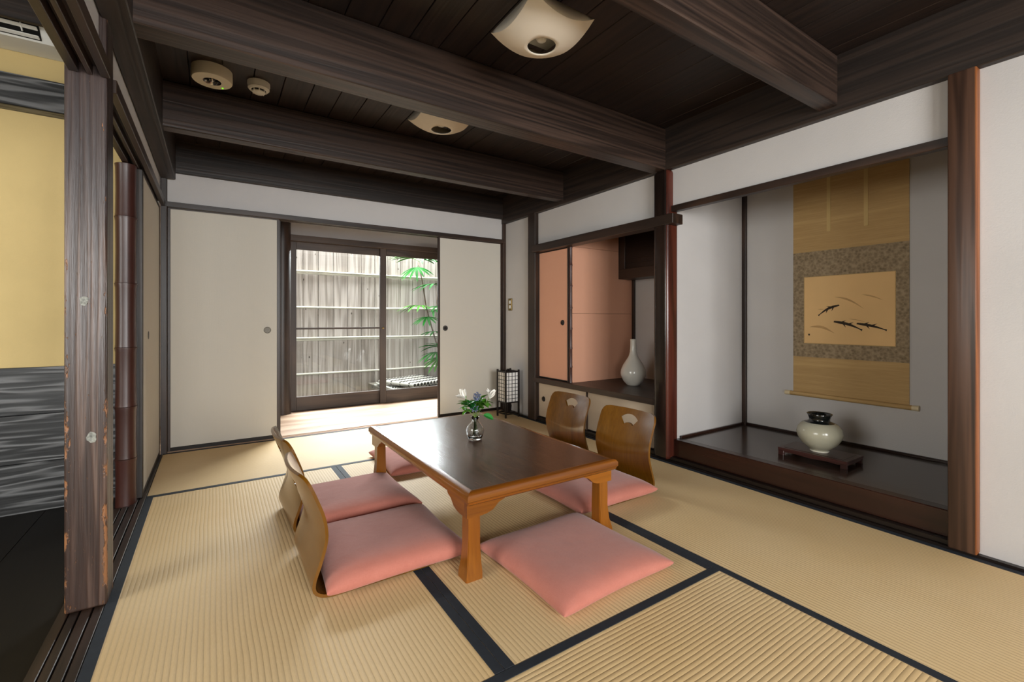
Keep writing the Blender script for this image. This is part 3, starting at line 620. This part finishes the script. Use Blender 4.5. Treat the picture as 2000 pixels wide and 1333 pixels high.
# ------------------------------------------------------------------ low table
tx0, tx1, ty0, ty1 = 0.752, 1.503, 1.432, 2.672
tcx, tcy = (tx0 + tx1) / 2, (ty0 + ty1) / 2; hx, hy = (tx1 - tx0) / 2, (ty1 - ty0) / 2
tb = thing('low_table', 'low wooden table with a dark top and honey-brown flared legs', 'table', (tcx, tcy, 0))
B().box(-hx + 0.03, hx - 0.03, -hy + 0.03, hy - 0.03, 0.292, 0.3302).out('tabletop', TABLETOP, tb)
prof = [(0.032, 0.3303), (0.014, 0.3300), (0.006, 0.3265), (0.0, 0.317), (0.0, 0.300), (0.005, 0.296), (0.006, 0.288), (0.012, 0.282), (0.032, 0.282)]   # moulded rim
for nm, axis, s in (('rim', 0, -1), ('rim', 0, 1), ('rim', 1, -1), ('rim', 1, 1)):
    b = B(); A = []; Z = []
    for dd, z in prof:
        if axis == 0: A.append((-hx + dd, s * (hy - dd), z)); Z.append((hx - dd, s * (hy - dd), z))
        else: A.append((s * (hx - dd), -hy + dd, z)); Z.append((s * (hx - dd), hy - dd, z))
    va = [b.bm.verts.new(p) for p in A]; vz = [b.bm.verts.new(p) for p in Z]; n = len(A)
    for i in range(n): b.bm.faces.new((va[i], va[(i + 1) % n], vz[(i + 1) % n], vz[i]))
    b.bm.faces.new(va[::-1]); b.bm.faces.new(vz); b.out(nm, HONEY[axis], tb, 35)
lx, ly = hx - 0.048, hy - 0.066
for sx in (-1, 1):
    for sy in (-1, 1):
        b = B(); rows = []
        for z, h, off in ((0.0, 0.034, 0.008), (0.02, 0.0325, 0.006), (0.06, 0.029, 0.002), (0.12, 0.0255, 0), (0.18, 0.0245, 0), (0.27, 0.0245, 0)):
            c = (sx * (lx + off), sy * (ly + off))
            rows.append([b.bm.verts.new((c[0] + a * h, c[1] + e * h, z)) for a, e in ((-1, -1), (1, -1), (1, 1), (-1, 1))])
        for q, r_ in zip(rows, rows[1:]):
            for k in range(4): b.bm.faces.new((q[k], q[(k + 1) % 4], r_[(k + 1) % 4], r_[k]))
        b.bm.faces.new(rows[0][::-1]); b.bm.faces.new(rows[-1])
        bmesh.ops.bevel(b.bm, geom=[e for e in b.bm.edges if abs(e.verts[0].co.z - e.verts[1].co.z) > 0.01], offset=0.003, segments=2, affect='EDGES')
        b.out('leg', HONEY[2], tb, 35)
        # shaped corner brackets along both sides of the corner
        prf = [(0, 0.283), (0.170, 0.283), (0.162, 0.272), (0.135, 0.262), (0.110, 0.240), (0.085, 0.232), (0.06, 0.229), (0.0, 0.229)]
        ox, oy = sx * (hx - 0.012), sy * (hy - 0.030)
        B().prism([(ox - sx * u, z) for u, z in prf], 'xz', oy, oy - sy * 0.022).out('corner_bracket', HONEY[0], tb)
        B().prism([(oy - sy * max(u, 0.0225), z) for u, z in prf], 'yz', ox, ox - sx * 0.022).out('corner_bracket', HONEY[1], tb)
for s in (-1, 1): box('apron', HONEY[1], tb, s * (hx - 0.05) - 0.01, s * (hx - 0.05) + 0.01, -hy + 0.08, hy - 0.08, 0.255, 0.292)

# ------------------------------------------------------------------ floor chairs and cushions
def chair_mesh():
    prof = [(0.470, 0.008), (0.40, 0.008), (0.30, 0.008), (0.20, 0.008), (0.10, 0.008), (0.055, 0.009), (0.028, 0.016), (0.010, 0.030), (0.004, 0.048), (0.008, 0.075), (0.022, 0.115), (0.036, 0.16), (0.0445, 0.20), (0.0435, 0.24), (0.034, 0.285), (0.016, 0.335), (-0.004, 0.385), (-0.018, 0.422)]
    # dense resample by arc length
    pts = [Vector((a, 0, c)) for a, c in prof]; d = [0]
    for a, c in zip(pts, pts[1:]): d.append(d[-1] + (c - a).length)
    T = d[-1]; N = 84; M = 26; W = 0.205; r = 0.05
    def at(s):
        for i in range(len(pts) - 1):
            if s <= d[i + 1] or i == len(pts) - 2:
                t = (s - d[i]) / (d[i + 1] - d[i]); p0 = pts[max(i - 1, 0)]; p1 = pts[i]; p2 = pts[i + 1]; p3 = pts[min(i + 2, len(pts) - 1)]
                return 0.5 * ((2 * p1) + (p2 - p0) * t + (2 * p0 - 5 * p1 + 4 * p2 - p3) * t * t + (3 * p1 - p0 - 3 * p2 + p3) * t ** 3)
    def fn(u, v):
        s = (0.5 - 0.5 * math.cos(PI * v)) * T * 0.25 + v * T * 0.75
        p = at(min(s, T)); e = min(s, T - s); hw = W
        if e < r: hw = W - (r - math.sqrt(max(0, r * r - (r - e) ** 2)))
        y = (2 * u - 1) * hw; k = min(1, max(0, (p.z - 0.07) / 0.22)); k = k * k * (3 - 2 * k)
        return Vector((p.x - 0.034 * k * (1 - (y / W) ** 2), y, p.z))
    b = B(); b.grid(fn, M, N); me = b.mesh('chair_shell', PLY, True)
    o = bpy.data.objects.new('chair_shell', me); C.objects.link(o)
    so = o.modifiers.new('s', 'SOLIDIFY'); so.thickness = 0.011; so.offset = 0
    f = []; cz = 0.292
    for k in range(13): a = math.radians(132 - 84 * k / 12); f.append((0.101 * math.cos(a), cz + 0.101 * math.sin(a)))
    for k in range(13): a = math.radians(48 + 84 * k / 12); f.append((0.053 * math.cos(a), cz + 0.053 * math.sin(a)))
    cut = B().prism(f, 'yz', -0.2, 0.2).out('cutter', None)
    bo = o.modifiers.new('b', 'BOOLEAN'); bo.operation = 'DIFFERENCE'; bo.object = cut; bo.solver = 'EXACT'
    dg = bpy.context.evaluated_depsgraph_get(); m2 = bpy.data.meshes.new_from_object(o.evaluated_get(dg))
    bpy.data.objects.remove(o); bpy.data.objects.remove(cut)
    for p in m2.polygons: p.use_smooth = True
    m2.set_sharp_from_angle(angle=math.radians(45)); m2.name = 'chair_shell'; return m2
cm = chair_mesh()
def chair(loc, rz, label):
    o = bpy.data.objects.new('floor_chair', cm); C.objects.link(o); o.location = loc; o.rotation_euler = (0, 0, rz)
    return tag(o, label, 'chair', 'legless bent plywood floor chairs')
chair((0.276, 1.842, 0.0), 0.0, 'legless bent-plywood floor chair on the left side of the table, nearest the viewer')
chair((0.282, 2.372, 0.0), 0.03, 'legless bent-plywood floor chair on the left side of the table, nearer the glass doors')
chair((2.022, 1.862, 0.0), PI, 'legless bent-plywood floor chair on the right of the table, nearer the scroll alcove')
chair((2.096, 2.462, 0.0), PI, 'legless bent-plywood floor chair on the right of the table, in front of the low cabinet')

def cushion_mesh(a, bb, t):
    b = B(); n = 30; zs = t * 0.36
    def shape(u, v): return (max(0, (1 - abs(u) ** 5)) * max(0, (1 - abs(v) ** 5))) ** 0.5
    def xy(u, v):
        return (a * u * (1 - 0.055 * (1 - v * v) * abs(u)), bb * v * (1 - 0.055 * (1 - u * u) * abs(v)))
    def sp(t_): return math.sin((2 * t_ - 1) * PI / 2)
    top = lambda i, j: Vector((*xy(sp(i), sp(j)), zs + (t - zs) * shape(sp(i), sp(j)) * (0.93 + 0.07 * math.cos(3 * i + 2 * j))))
    bot = lambda i, j: Vector((*xy(sp(i), sp(j)), zs * (1 - min(1, 1.25 * shape(sp(i), sp(j)) ** 0.6)) * 0.9 + 0.001 if 0 < i < 1 and 0 < j < 1 else zs))
    b.grid(top, n, n); b.grid(bot, n, n)
    bmesh.ops.remove_doubles(b.bm, verts=b.bm.verts, dist=0.0004)
    return b.mesh('cushion', PINK, True)
cu = cushion_mesh(0.275, 0.27, 0.078)
cu2 = cushion_mesh(0.272, 0.255, 0.088)
def cushion(loc, rz, label, me=cu, tilt=None):
    o = bpy.data.objects.new('floor_cushion', me); C.objects.link(o); o.location = loc; o.rotation_euler = (tilt[0] if tilt else 0, tilt[1] if tilt else 0, rz)
    return tag(o, label, 'cushion', 'dusty pink floor cushions around the table')
cushion((1.180, 1.370, 0.0), math.radians(1.5), 'pink square cushion lying alone on the tatami at the near end of the table')
cushion((1.165, 2.915, 0.0), math.radians(-2), 'pink square cushion on the tatami at the far end of the table')
cushion((0.583, 1.842, 0.0145), 0.0, 'pink cushion on the left floor chair nearest the viewer', cu2)
cushion((0.585, 2.372, 0.0145), 0.02, 'pink cushion on the left floor chair nearer the glass doors', cu2)
cushion((1.715, 1.862, 0.0145), PI, 'pink cushion on the right floor chair nearer the scroll alcove', cu2)
cushion((1.785, 2.462, 0.0145), PI, 'pink cushion on the right floor chair in front of the low cabinet', cu2)

# ------------------------------------------------------------------ ceiling fittings
def lamp_shade():
    S = 0.147; drop = 0.088; R0 = 0.057; n = 48
    zf = lambda x, y: -drop * (1 - (x * x + y * y) / (2 * S * S))       # shallow bowl: zero at the corners
    b = B(); rings = []
    for k in range(9):
        t = k / 8; ring = []
        for i in range(n):
            a = 2 * PI * i / n; c, s_ = math.cos(a), math.sin(a); q = S / max(abs(c), abs(s_)); r = R0 * (1 - t) + q * t
            ring.append(b.bm.verts.new((r * c, r * s_, zf(r * c, r * s_))))
        rings.append(ring)
    for q, r_ in zip(rings, rings[1:]):
        for i in range(n): b.bm.faces.new((q[i], q[(i + 1) % n], r_[(i + 1) % n], r_[i]))
    top = [b.bm.verts.new((v.co.x, v.co.y, 0.0)) for v in rings[-1]]
    for i in range(n):
        if rings[-1][i].co.z < -1e-5 or rings[-1][(i + 1) % n].co.z < -1e-5: b.bm.faces.new((rings[-1][i], rings[-1][(i + 1) % n], top[(i + 1) % n], top[i]))
    bmesh.ops.remove_doubles(b.bm, verts=b.bm.verts, dist=1e-5)
    me = b.mesh('shade', SHADE, 35); return me
shade_me = lamp_shade()
def ceiling_lamp(x, y, label):
    l = thing('ceiling_lamp', label, 'ceiling lamp', (x, y, 2.12), 0, 'square ceiling lamps')
    o = bpy.data.objects.new('shade', shade_me); C.objects.link(o); o.parent = l
    so = o.modifiers.new('thick', 'SOLIDIFY'); so.thickness = 0.004; so.offset = -1
    box('mount', LACQ, l, -0.05, 0.05, -0.05, 0.05, 0.0, 0.1138)
    B().box(-0.12, 0.12, -0.12, 0.12, 0.0, 0.006, 0.001).out('mount_plate', OFFWHITE, l)
    B().lathe([(0, -0.062), (0.018, -0.058), (0.024, -0.045), (0.018, -0.03), (0.013, -0.02), (0.013, 0)], n=20).out('bulb', WHITEP, l, True)
ceiling_lamp(1.091, 1.45, 'square cream pillow-shaped ceiling lamp at the top of the view, nearer the viewer')
ceiling_lamp(1.091, 2.405, 'square cream pillow-shaped ceiling lamp farther back, partly hidden by the large beam')
em = thing('emergency_light', 'round cream emergency light with a green indicator on the ceiling', 'emergency light', (-0.008, 2.80, ZC))
B().lathe([(0.09, 0), (0.09, -0.052), (0.086, -0.058), (0.04, -0.060)], n=40).out('housing', OFFWHITE, em, 40)
B().lathe([(0.04, -0.060), (0.036, -0.054), (0.026, -0.045), (0.0, -0.04)], n=28).out('reflector', CHROME, em, True)
B().lathe([(0.0, -0.062), (0.008, -0.060), (0.010, -0.05), (0.009, -0.04)], n=16).out('bulb', CHROME, em, True)
for k in range(6):
    a = PI * k / 3; o = box('reflector_fin', BLACKP, em, 0.014, 0.034, -0.002, 0.002, -0.0575, -0.048, 0); o.rotation_euler = (0, 0, a); o.location = (0.024 * math.cos(a), 0.024 * math.sin(a), -0.0525)
B().lathe([(0, -0.0625), (0.004, -0.0615), (0.005, -0.058)], n=12, c=(0.046, 0.058 * 0.9, 0)).out('indicator', LED, em, True)
sd = thing('smoke_detector', 'small white smoke detector on the ceiling beside the emergency light', 'smoke detector', (0.203, 2.815, ZC))
B().lathe([(0.055, 0), (0.055, -0.016), (0.052, -0.02), (0.052, -0.034), (0.044, -0.042), (0.034, -0.042)], n=36).out('base', WHITEP, sd, 40)
B().lathe([(0.036, -0.042), (0.030, -0.045), (0.030, -0.05)], n=30).out('chamber_gap', BLACKP, sd, 40)
B().lathe([(0.0, -0.057), (0.025, -0.057), (0.031, -0.053), (0.031, -0.048), (0.0, -0.046)], n=30).out('cap', WHITEP, sd, 40)
for k in range(8):
    a = 2 * PI * k / 8; o = box('vent_rib', WHITEP, sd, -0.004, 0.004, -0.003, 0.003, -0.006, 0.006, 0.001); o.location = (0.033 * math.cos(a), 0.033 * math.sin(a), -0.047); o.rotation_euler = (0, 0, a)

# ------------------------------------------------------------------ paper floor lantern
ln = thing('paper_lantern', 'black-framed floor lantern with white paper grid sides in the far right corner', 'lantern', (2.423, 3.768, 0))
h = 0.075
for sx in (-1, 1):
    for sy in (-1, 1): box('leg', LACQ, ln, sx * h - 0.008, sx * h + 0.008, sy * h - 0.008, sy * h + 0.008, 0, 0.462)
PH = [0.148, 0.436]
for k, (ax, s) in enumerate(((0, -1), (0, 1), (1, -1), (1, 1))):
    def bx(nm, mt, par, u0, u1, d0, d1, z0, z1):
        a, c = sorted((s * d0, s * d1))
        return box(nm, mt, par, u0, u1, a, c, z0, z1, 0) if ax == 0 else box(nm, mt, par, a, c, u0, u1, z0, z1, 0)
    pn = bx('paper_side', PAPERW, ln, -h + 0.006, h - 0.006, h - 0.007, h - 0.0055, PH[0], PH[1])
    for z in (0.03, PH[0] - 0.006, PH[1] + 0.001): bx('cross_rail', LACQ, ln, -h, h, h - 0.006, h + 0.005, z, z + 0.011)
    for i in range(1, 4):
        u = -h + 2 * h * i / 4; bx('lattice_bar', LACQ, ln, u - 0.0022, u + 0.0022, h - 0.0055, h - 0.001, PH[0], PH[1])
    for j in range(1, 8):
        z = PH[0] + (PH[1] - PH[0]) * j / 8; bx('lattice_bar', LACQ, ln, -h, h, h - 0.0052, h - 0.0012, z - 0.0022, z + 0.0022)
box('top_bar', LACQ, ln, -h, h, -0.006, 0.006, 0.438, 0.448); box('top_knob', LACQ, ln, -0.012, 0.012, -0.012, 0.012, 0.448, 0.468)
box('lamp_column', LACQ, ln, -0.016, 0.016, -0.016, 0.016, 0.03, 0.15); box('base_bar', LACQ, ln, -h, h, -0.012, 0.012, 0.030, 0.041)
B().tube([(0.016, 0.0, 0.12), (0.06, 0.03, 0.1), (0.07, 0.055, 0.04), (0.09, 0.09, 0.006)], 0.003, 8).out('power_cord', BLACKP, ln, True)

# ------------------------------------------------------------------ vases and stand
sv = thing('bottle_vase', 'white long-necked bottle vase on the dark nook shelf', 'vase', (2.93, 2.622, 0.405))
B().lathe([(0, 0.002), (0.05, 0.0), (0.056, 0.006), (0.082, 0.035), (0.1, 0.075), (0.104, 0.10), (0.1, 0.128), (0.085, 0.165), (0.06, 0.205), (0.038, 0.24), (0.028, 0.275), (0.0245, 0.32), (0.0235, 0.365), (0.0248, 0.382), (0.022, 0.384), (0.0195, 0.37), (0.02, 0.32), (0.0, 0.3)], n=48).out('body', WHITEGL, sv, True)
st = thing('vase_stand', 'low dark rosewood stand under the celadon jar', 'stand', (2.928, 1.226, 0.147))
box('top_frame', STANDW, st, -0.108, 0.108, -0.178, 0.178, 0.027, 0.043, 0.002)
box('top_panel', STANDW, st, -0.084, 0.084, -0.152, 0.152, 0.0415, 0.0445, 0.0006)
for sx in (-1, 1):
    for sy in (-1, 1): box('leg', STANDW, st, sx * 0.106 - (0.018 if sx > 0 else 0), sx * 0.106 + (0 if sx > 0 else 0.018), sy * 0.176 - (0.03 if sy > 0 else 0), sy * 0.176 + (0 if sy > 0 else 0.03), 0, 0.028, 0.001)
for s in (-1, 1):
    B().prism([(-0.15, 0.027), (0.15, 0.027), (0.14, 0.018), (0.08, 0.021), (0, 0.016), (-0.08, 0.021), (-0.14, 0.018)], 'yz', s * 0.104, s * 0.09).out('apron', STANDW, st)
    B().prism([(-0.09, 0.027), (0.09, 0.027), (0.08, 0.019), (0, 0.017), (-0.08, 0.019)], 'xz', s * 0.174, s * 0.16).out('apron', STANDW, st)
jr = thing('celadon_jar', 'round pale celadon jar with a flaring black neck, standing on the alcove stand', 'vase', (2.928, 1.224, 0.1915))
B().lathe([(0, 0.004), (0.044, 0.0), (0.047, 0.003), (0.047, 0.012), (0.058, 0.02), (0.088, 0.045), (0.108, 0.08), (0.115, 0.108), (0.108, 0.135), (0.09, 0.158), (0.074, 0.166)], n=56).out('body', CELADON, jr, True)
B().lathe([(0.0742, 0.1655), (0.06, 0.172), (0.052, 0.176), (0.051, 0.186), (0.056, 0.202), (0.064, 0.216), (0.061, 0.2175), (0.053, 0.205), (0.046, 0.186), (0.044, 0.17), (0, 0.15)], n=56).out('neck', BLACKGL, jr, True)
cork = B().lathe([(0.0, 0.0105), (0.0468, 0.0105), (0.0475, 0.003), (0.0455, 0.0)], n=40).out('foot', OFFWHITE, jr, True)

# ------------------------------------------------------------------ hanging scroll
sx = 3.424
sr = thing('hanging_scroll', 'hanging scroll of three swimming fish on gold silk in the alcove', 'scroll', (sx, 1.275, 0.43))
Z0 = 0.43; Y0 = 1.275
def flat(nm, mt, par, y0, y1, z0, z1, d0, d1): return box(nm, mt, par, -d1, -d0, y0 - Y0, y1 - Y0, z0 - Z0, z1 - Z0, 0)
flat('lower_silk', SILK, sr, 0.955, 1.596, 0.445, 0.696, 0.002, 0.0035)
flat('upper_silk', SILK, sr, 0.955, 1.596, 1.414, 1.98, 0.002, 0.0035)
flat('brocade_mount', BROC, sr, 0.955, 1.596, 0.694, 1.416, 0.0022, 0.0042)
pt = flat('painting', PAINTING, sr, 1.022, 1.523, 0.791, 1.241, 0.004, 0.005)
flat('painting_border', SILK, sr, 1.018, 1.527, 0.787, 1.245, 0.0038, 0.0044)
for yy in (1.375, 1.168): flat('hanging_ribbon', RIBBON, sr, yy - 0.011, yy + 0.011, 1.54, 1.98, 0.0035, 0.006)
B().tube([(-0.014, -0.335, 0.005), (-0.014, 0.335, 0.005)], 0.0145, 18).out('roller', SILK, sr, 50)
for s in (-1, 1): B().tube([(-0.014, s * 0.335, 0.005), (-0.014, s * 0.345, 0.005), (-0.014, s * 0.368, 0.005)], [0.0145, 0.0158, 0.0165], 18).out('roller_knob', IVORY, sr, 50)
def fish(head, tail, bend, wd):
    b = B(); hy_, hz = head; ty_, tz = tail; n = 18; rows = []
    d = Vector((ty_ - hy_, tz - hz)); L = d.length; d /= L; pr = Vector((-d.y, d.x))
    for i in range(n + 1):
        t = i / n; c = Vector(head) + d * L * t + pr * bend * math.sin(PI * t); ww = wd * (math.sin(PI * min(1, (t * 0.82 + 0.12))) ** 0.8) * (1 - 0.55 * t)
        if t > 0.9: ww = wd * (0.18 + (t - 0.9) * 4)
        rows.append((c - pr * ww, c + pr * ww))
    pts = [r[0] for r in rows] + [r[1] for r in rows[::-1]]
    b.prism([(p.x - Y0, p.y - Z0) for p in pts], 'yz', -0.0054, -0.0049)
    m_ = Vector(head) + d * L * 0.3
    for sg, q in ((-1, 0.24), (1, 0.32), (-1, 0.5)):
        c = Vector(head) + d * L * q + pr * bend * math.sin(PI * q); t2 = c + d * 0.025 + pr * sg * (wd + 0.012); t3 = c + d * 0.012
        b.prism([(p.x - Y0, p.y - Z0) for p in (c + pr * sg * wd * 0.7, t2, t3 + pr * sg * wd * 0.6)], 'yz', -0.0054, -0.0049)
    return b.out('painted_fish', INK, sr)
fish((1.313, 1.046), (1.436, 0.978), 0.012, 0.0095); fish((1.345, 0.938), (1.188, 0.884), -0.010, 0.011); fish((1.217, 0.926), (1.062, 0.886), -0.006, 0.010)
def streak(p, q, bend, wd):
    n = 14; up = []; dn = []
    for i in range(n + 1):
        t = i / n; y_ = p[0] + (q[0] - p[0]) * t; z_ = p[1] + (q[1] - p[1]) * t + bend * math.sin(PI * t); hw = wd * math.sin(PI * t) + 0.0003
        up.append((y_ - Y0, z_ + hw - Z0)); dn.append((y_ - Y0, z_ - hw - Z0))
    B().prism(up + dn[::-1], 'yz', -0.0052, -0.0049).out('ink_streak', WASH, sr)
for a in (((1.34, 1.10), (1.18, 1.02), 0.018, 0.006), ((1.19, 1.11), (1.08, 1.07), 0.006, 0.004), ((1.49, 0.90), (1.34, 0.86), 0.02, 0.008), ((1.26, 0.955), (1.17, 0.935), 0.004, 0.002), ((1.44, 1.02), (1.40, 1.02), 0.0, 0.002)): streak(*a)
flat('seal_mark', INK, sr, 1.489, 1.498, 0.842, 0.854, 0.0049, 0.0053)

# ------------------------------------------------------------------ flowers in a glass vase on the table
VX, VY, VZ = 1.133, 2.078, 0.3304
gvs = thing('glass_vase', 'small round clear glass vase holding the flowers on the table', 'vase', (VX, VY, VZ))
B().lathe([(0, 0.006), (0.026, 0.004), (0.030, 0.0), (0.034, 0.004), (0.043, 0.025), (0.0465, 0.045), (0.0425, 0.064), (0.030, 0.082), (0.0172, 0.094), (0.0148, 0.102), (0.0215, 0.116), (0.0200, 0.1165), (0.0133, 0.102), (0.0156, 0.093), (0.0285, 0.080), (0.0405, 0.064), (0.0445, 0.045), (0.041, 0.026), (0.033, 0.010), (0, 0.0075)], n=40).out('bowl', VGLASS, gvs, True)
RV = Vector((0.836, -0.548, 0)); FV = Vector((0.548, 0.836, 0)); VC = Vector((VX, VY, VZ))
def pt3(r, f, z): return VC + RV * r + FV * f + Vector((0, 0, z))
def stem_to(root, p, r0=0.0018, low=0.02):
    base = pt3(random.uniform(-0.02, 0.02), random.uniform(-0.015, 0.015), low); neck = pt3(random.uniform(-0.007, 0.007), random.uniform(-0.007, 0.007), 0.112)
    mid = neck.lerp(p, 0.5) + Vector((0, 0, 0.01))
    L = Vector(root.location)
    B().tube([base - L, neck - L, mid - L, p - L], r0, 6).out('stem', STEMG, root, True); return neck, mid
def white_flower(p, d, label):
    t = thing('white_flower', label, 'flower', tuple(p), 0, 'white flowers in the glass vase')
    stem_to(t, p); d = d.normalized(); a = d.orthogonal().normalized(); c = d.cross(a)
    for k in range(11):
        an = 2 * PI * k / 11 * (1 if k < 6 else 1.2) + (0.3 if k >= 6 else 0); tilt = 0.75 if k < 6 else 0.35
        rad = a * math.cos(an) + c * math.sin(an); dd = (d * math.cos(tilt) + rad * math.sin(tilt)); b = B()
        up = (d * math.sin(tilt) - rad * math.cos(tilt)).normalized()
        blade(b, Vector((0, 0, 0)) + rad * 0.003, dd, up, random.uniform(0.044, 0.056), 0.0125, -0.25 if k >= 6 else 0.1, 6); b.out('petal', PETAL, t, True)
    B().lathe([(0, 0), (0.005, 0.003), (0.004, 0.012), (0, 0.016)], n=10).out('flower_heart', GREEN, t, True)
white_flower(pt3(-0.050, 0.0, 0.212), Vector((-0.45, 0.1, 0.85)), 'white open flower at the left of the bouquet, against the cream panel')
white_flower(pt3(0.074, 0.0, 0.212), Vector((0.35, -0.35, 0.8)), 'white open flower at the right of the bouquet, in front of the lantern')
def leafy(p, n, label, mt, L=0.056, wd=0.0135, spread=1.0):
    t = thing('leafy_sprig', label, 'greenery', tuple(p), 0, 'green sprigs in the glass vase'); neck, mid = stem_to(t, p)
    for k in range(n):
        q = mid.lerp(p, k / max(1, n - 1)) - p; a = random.uniform(0, 2 * PI); b = B()
        dd = Vector((math.cos(a) * spread, math.sin(a) * spread, random.uniform(0.1, 0.9))); dd.normalize(); up = (Vector((0, 0, 1)) - dd * dd.z).normalized()
        blade(b, q, dd, up, random.uniform(0.7, 1.1) * L, wd, random.uniform(0.1, 0.6)); b.out('leaf', mt, t)
leafy(pt3(-0.046, 0.0, 0.185), 24, 'leafy green sprig leaning left under the white flower', GREEN)
leafy(pt3(0.052, 0.0, 0.19), 24, 'leafy green sprig leaning right under the white flower', GREEN)
leafy(pt3(-0.02, -0.03, 0.19), 20, 'dark leafy sprig in the middle of the bouquet', DKGREEN)
leafy(pt3(0.02, 0.03, 0.20), 18, 'green sprig at the back of the bouquet', GREEN)
leafy(pt3(-0.058, -0.015, 0.155), 8, 'small leafy sprig low at the left of the bouquet', GREEN, 0.035)
dl = thing('drooping_leaf', 'broad green leaf drooping to the right over the rim of the glass vase', 'leaf', tuple(pt3(0.045, 0, 0.125)), 0)
b = B(); blade(b, Vector((0, 0, 0)), RV + Vector((0, 0, -0.25)), (Vector((0, 0, 1)) + RV * 0.25 - FV * 0.9).normalized(), 0.055, 0.017, 0.3); b.out('blade', DKGREEN, dl)
L0 = Vector(dl.location); B().tube([pt3(0, 0, 0.11) - L0, pt3(0.02, 0, 0.13) - L0, Vector((0, 0, 0))], 0.0014, 6).out('stalk', STEMG, dl, True)
for k, (r, f, z, lb) in enumerate(((0.012, -0.01, 0.222, 'grey-blue flower cluster at the top centre of the bouquet'), (-0.002, -0.025, 0.165, 'grey-blue flower cluster low in the bouquet, below the other'))):
    p = pt3(r, f, z); t = thing('blue_flower', lb, 'flower', tuple(p), 0, 'grey-blue flowers in the glass vase'); stem_to(t, p)
    b = B()
    for q in range(80):
        d = Vector((random.gauss(0, 1), random.gauss(0, 1), random.gauss(0, 1))).normalized() * random.uniform(0.008, 0.022)
        bmesh.ops.create_icosphere(b.bm, subdivisions=1, radius=0.0036, matrix=Matrix.Translation(d))
    o = b.out('florets', BLUEF, t, True); o['kind'] = 'stuff'
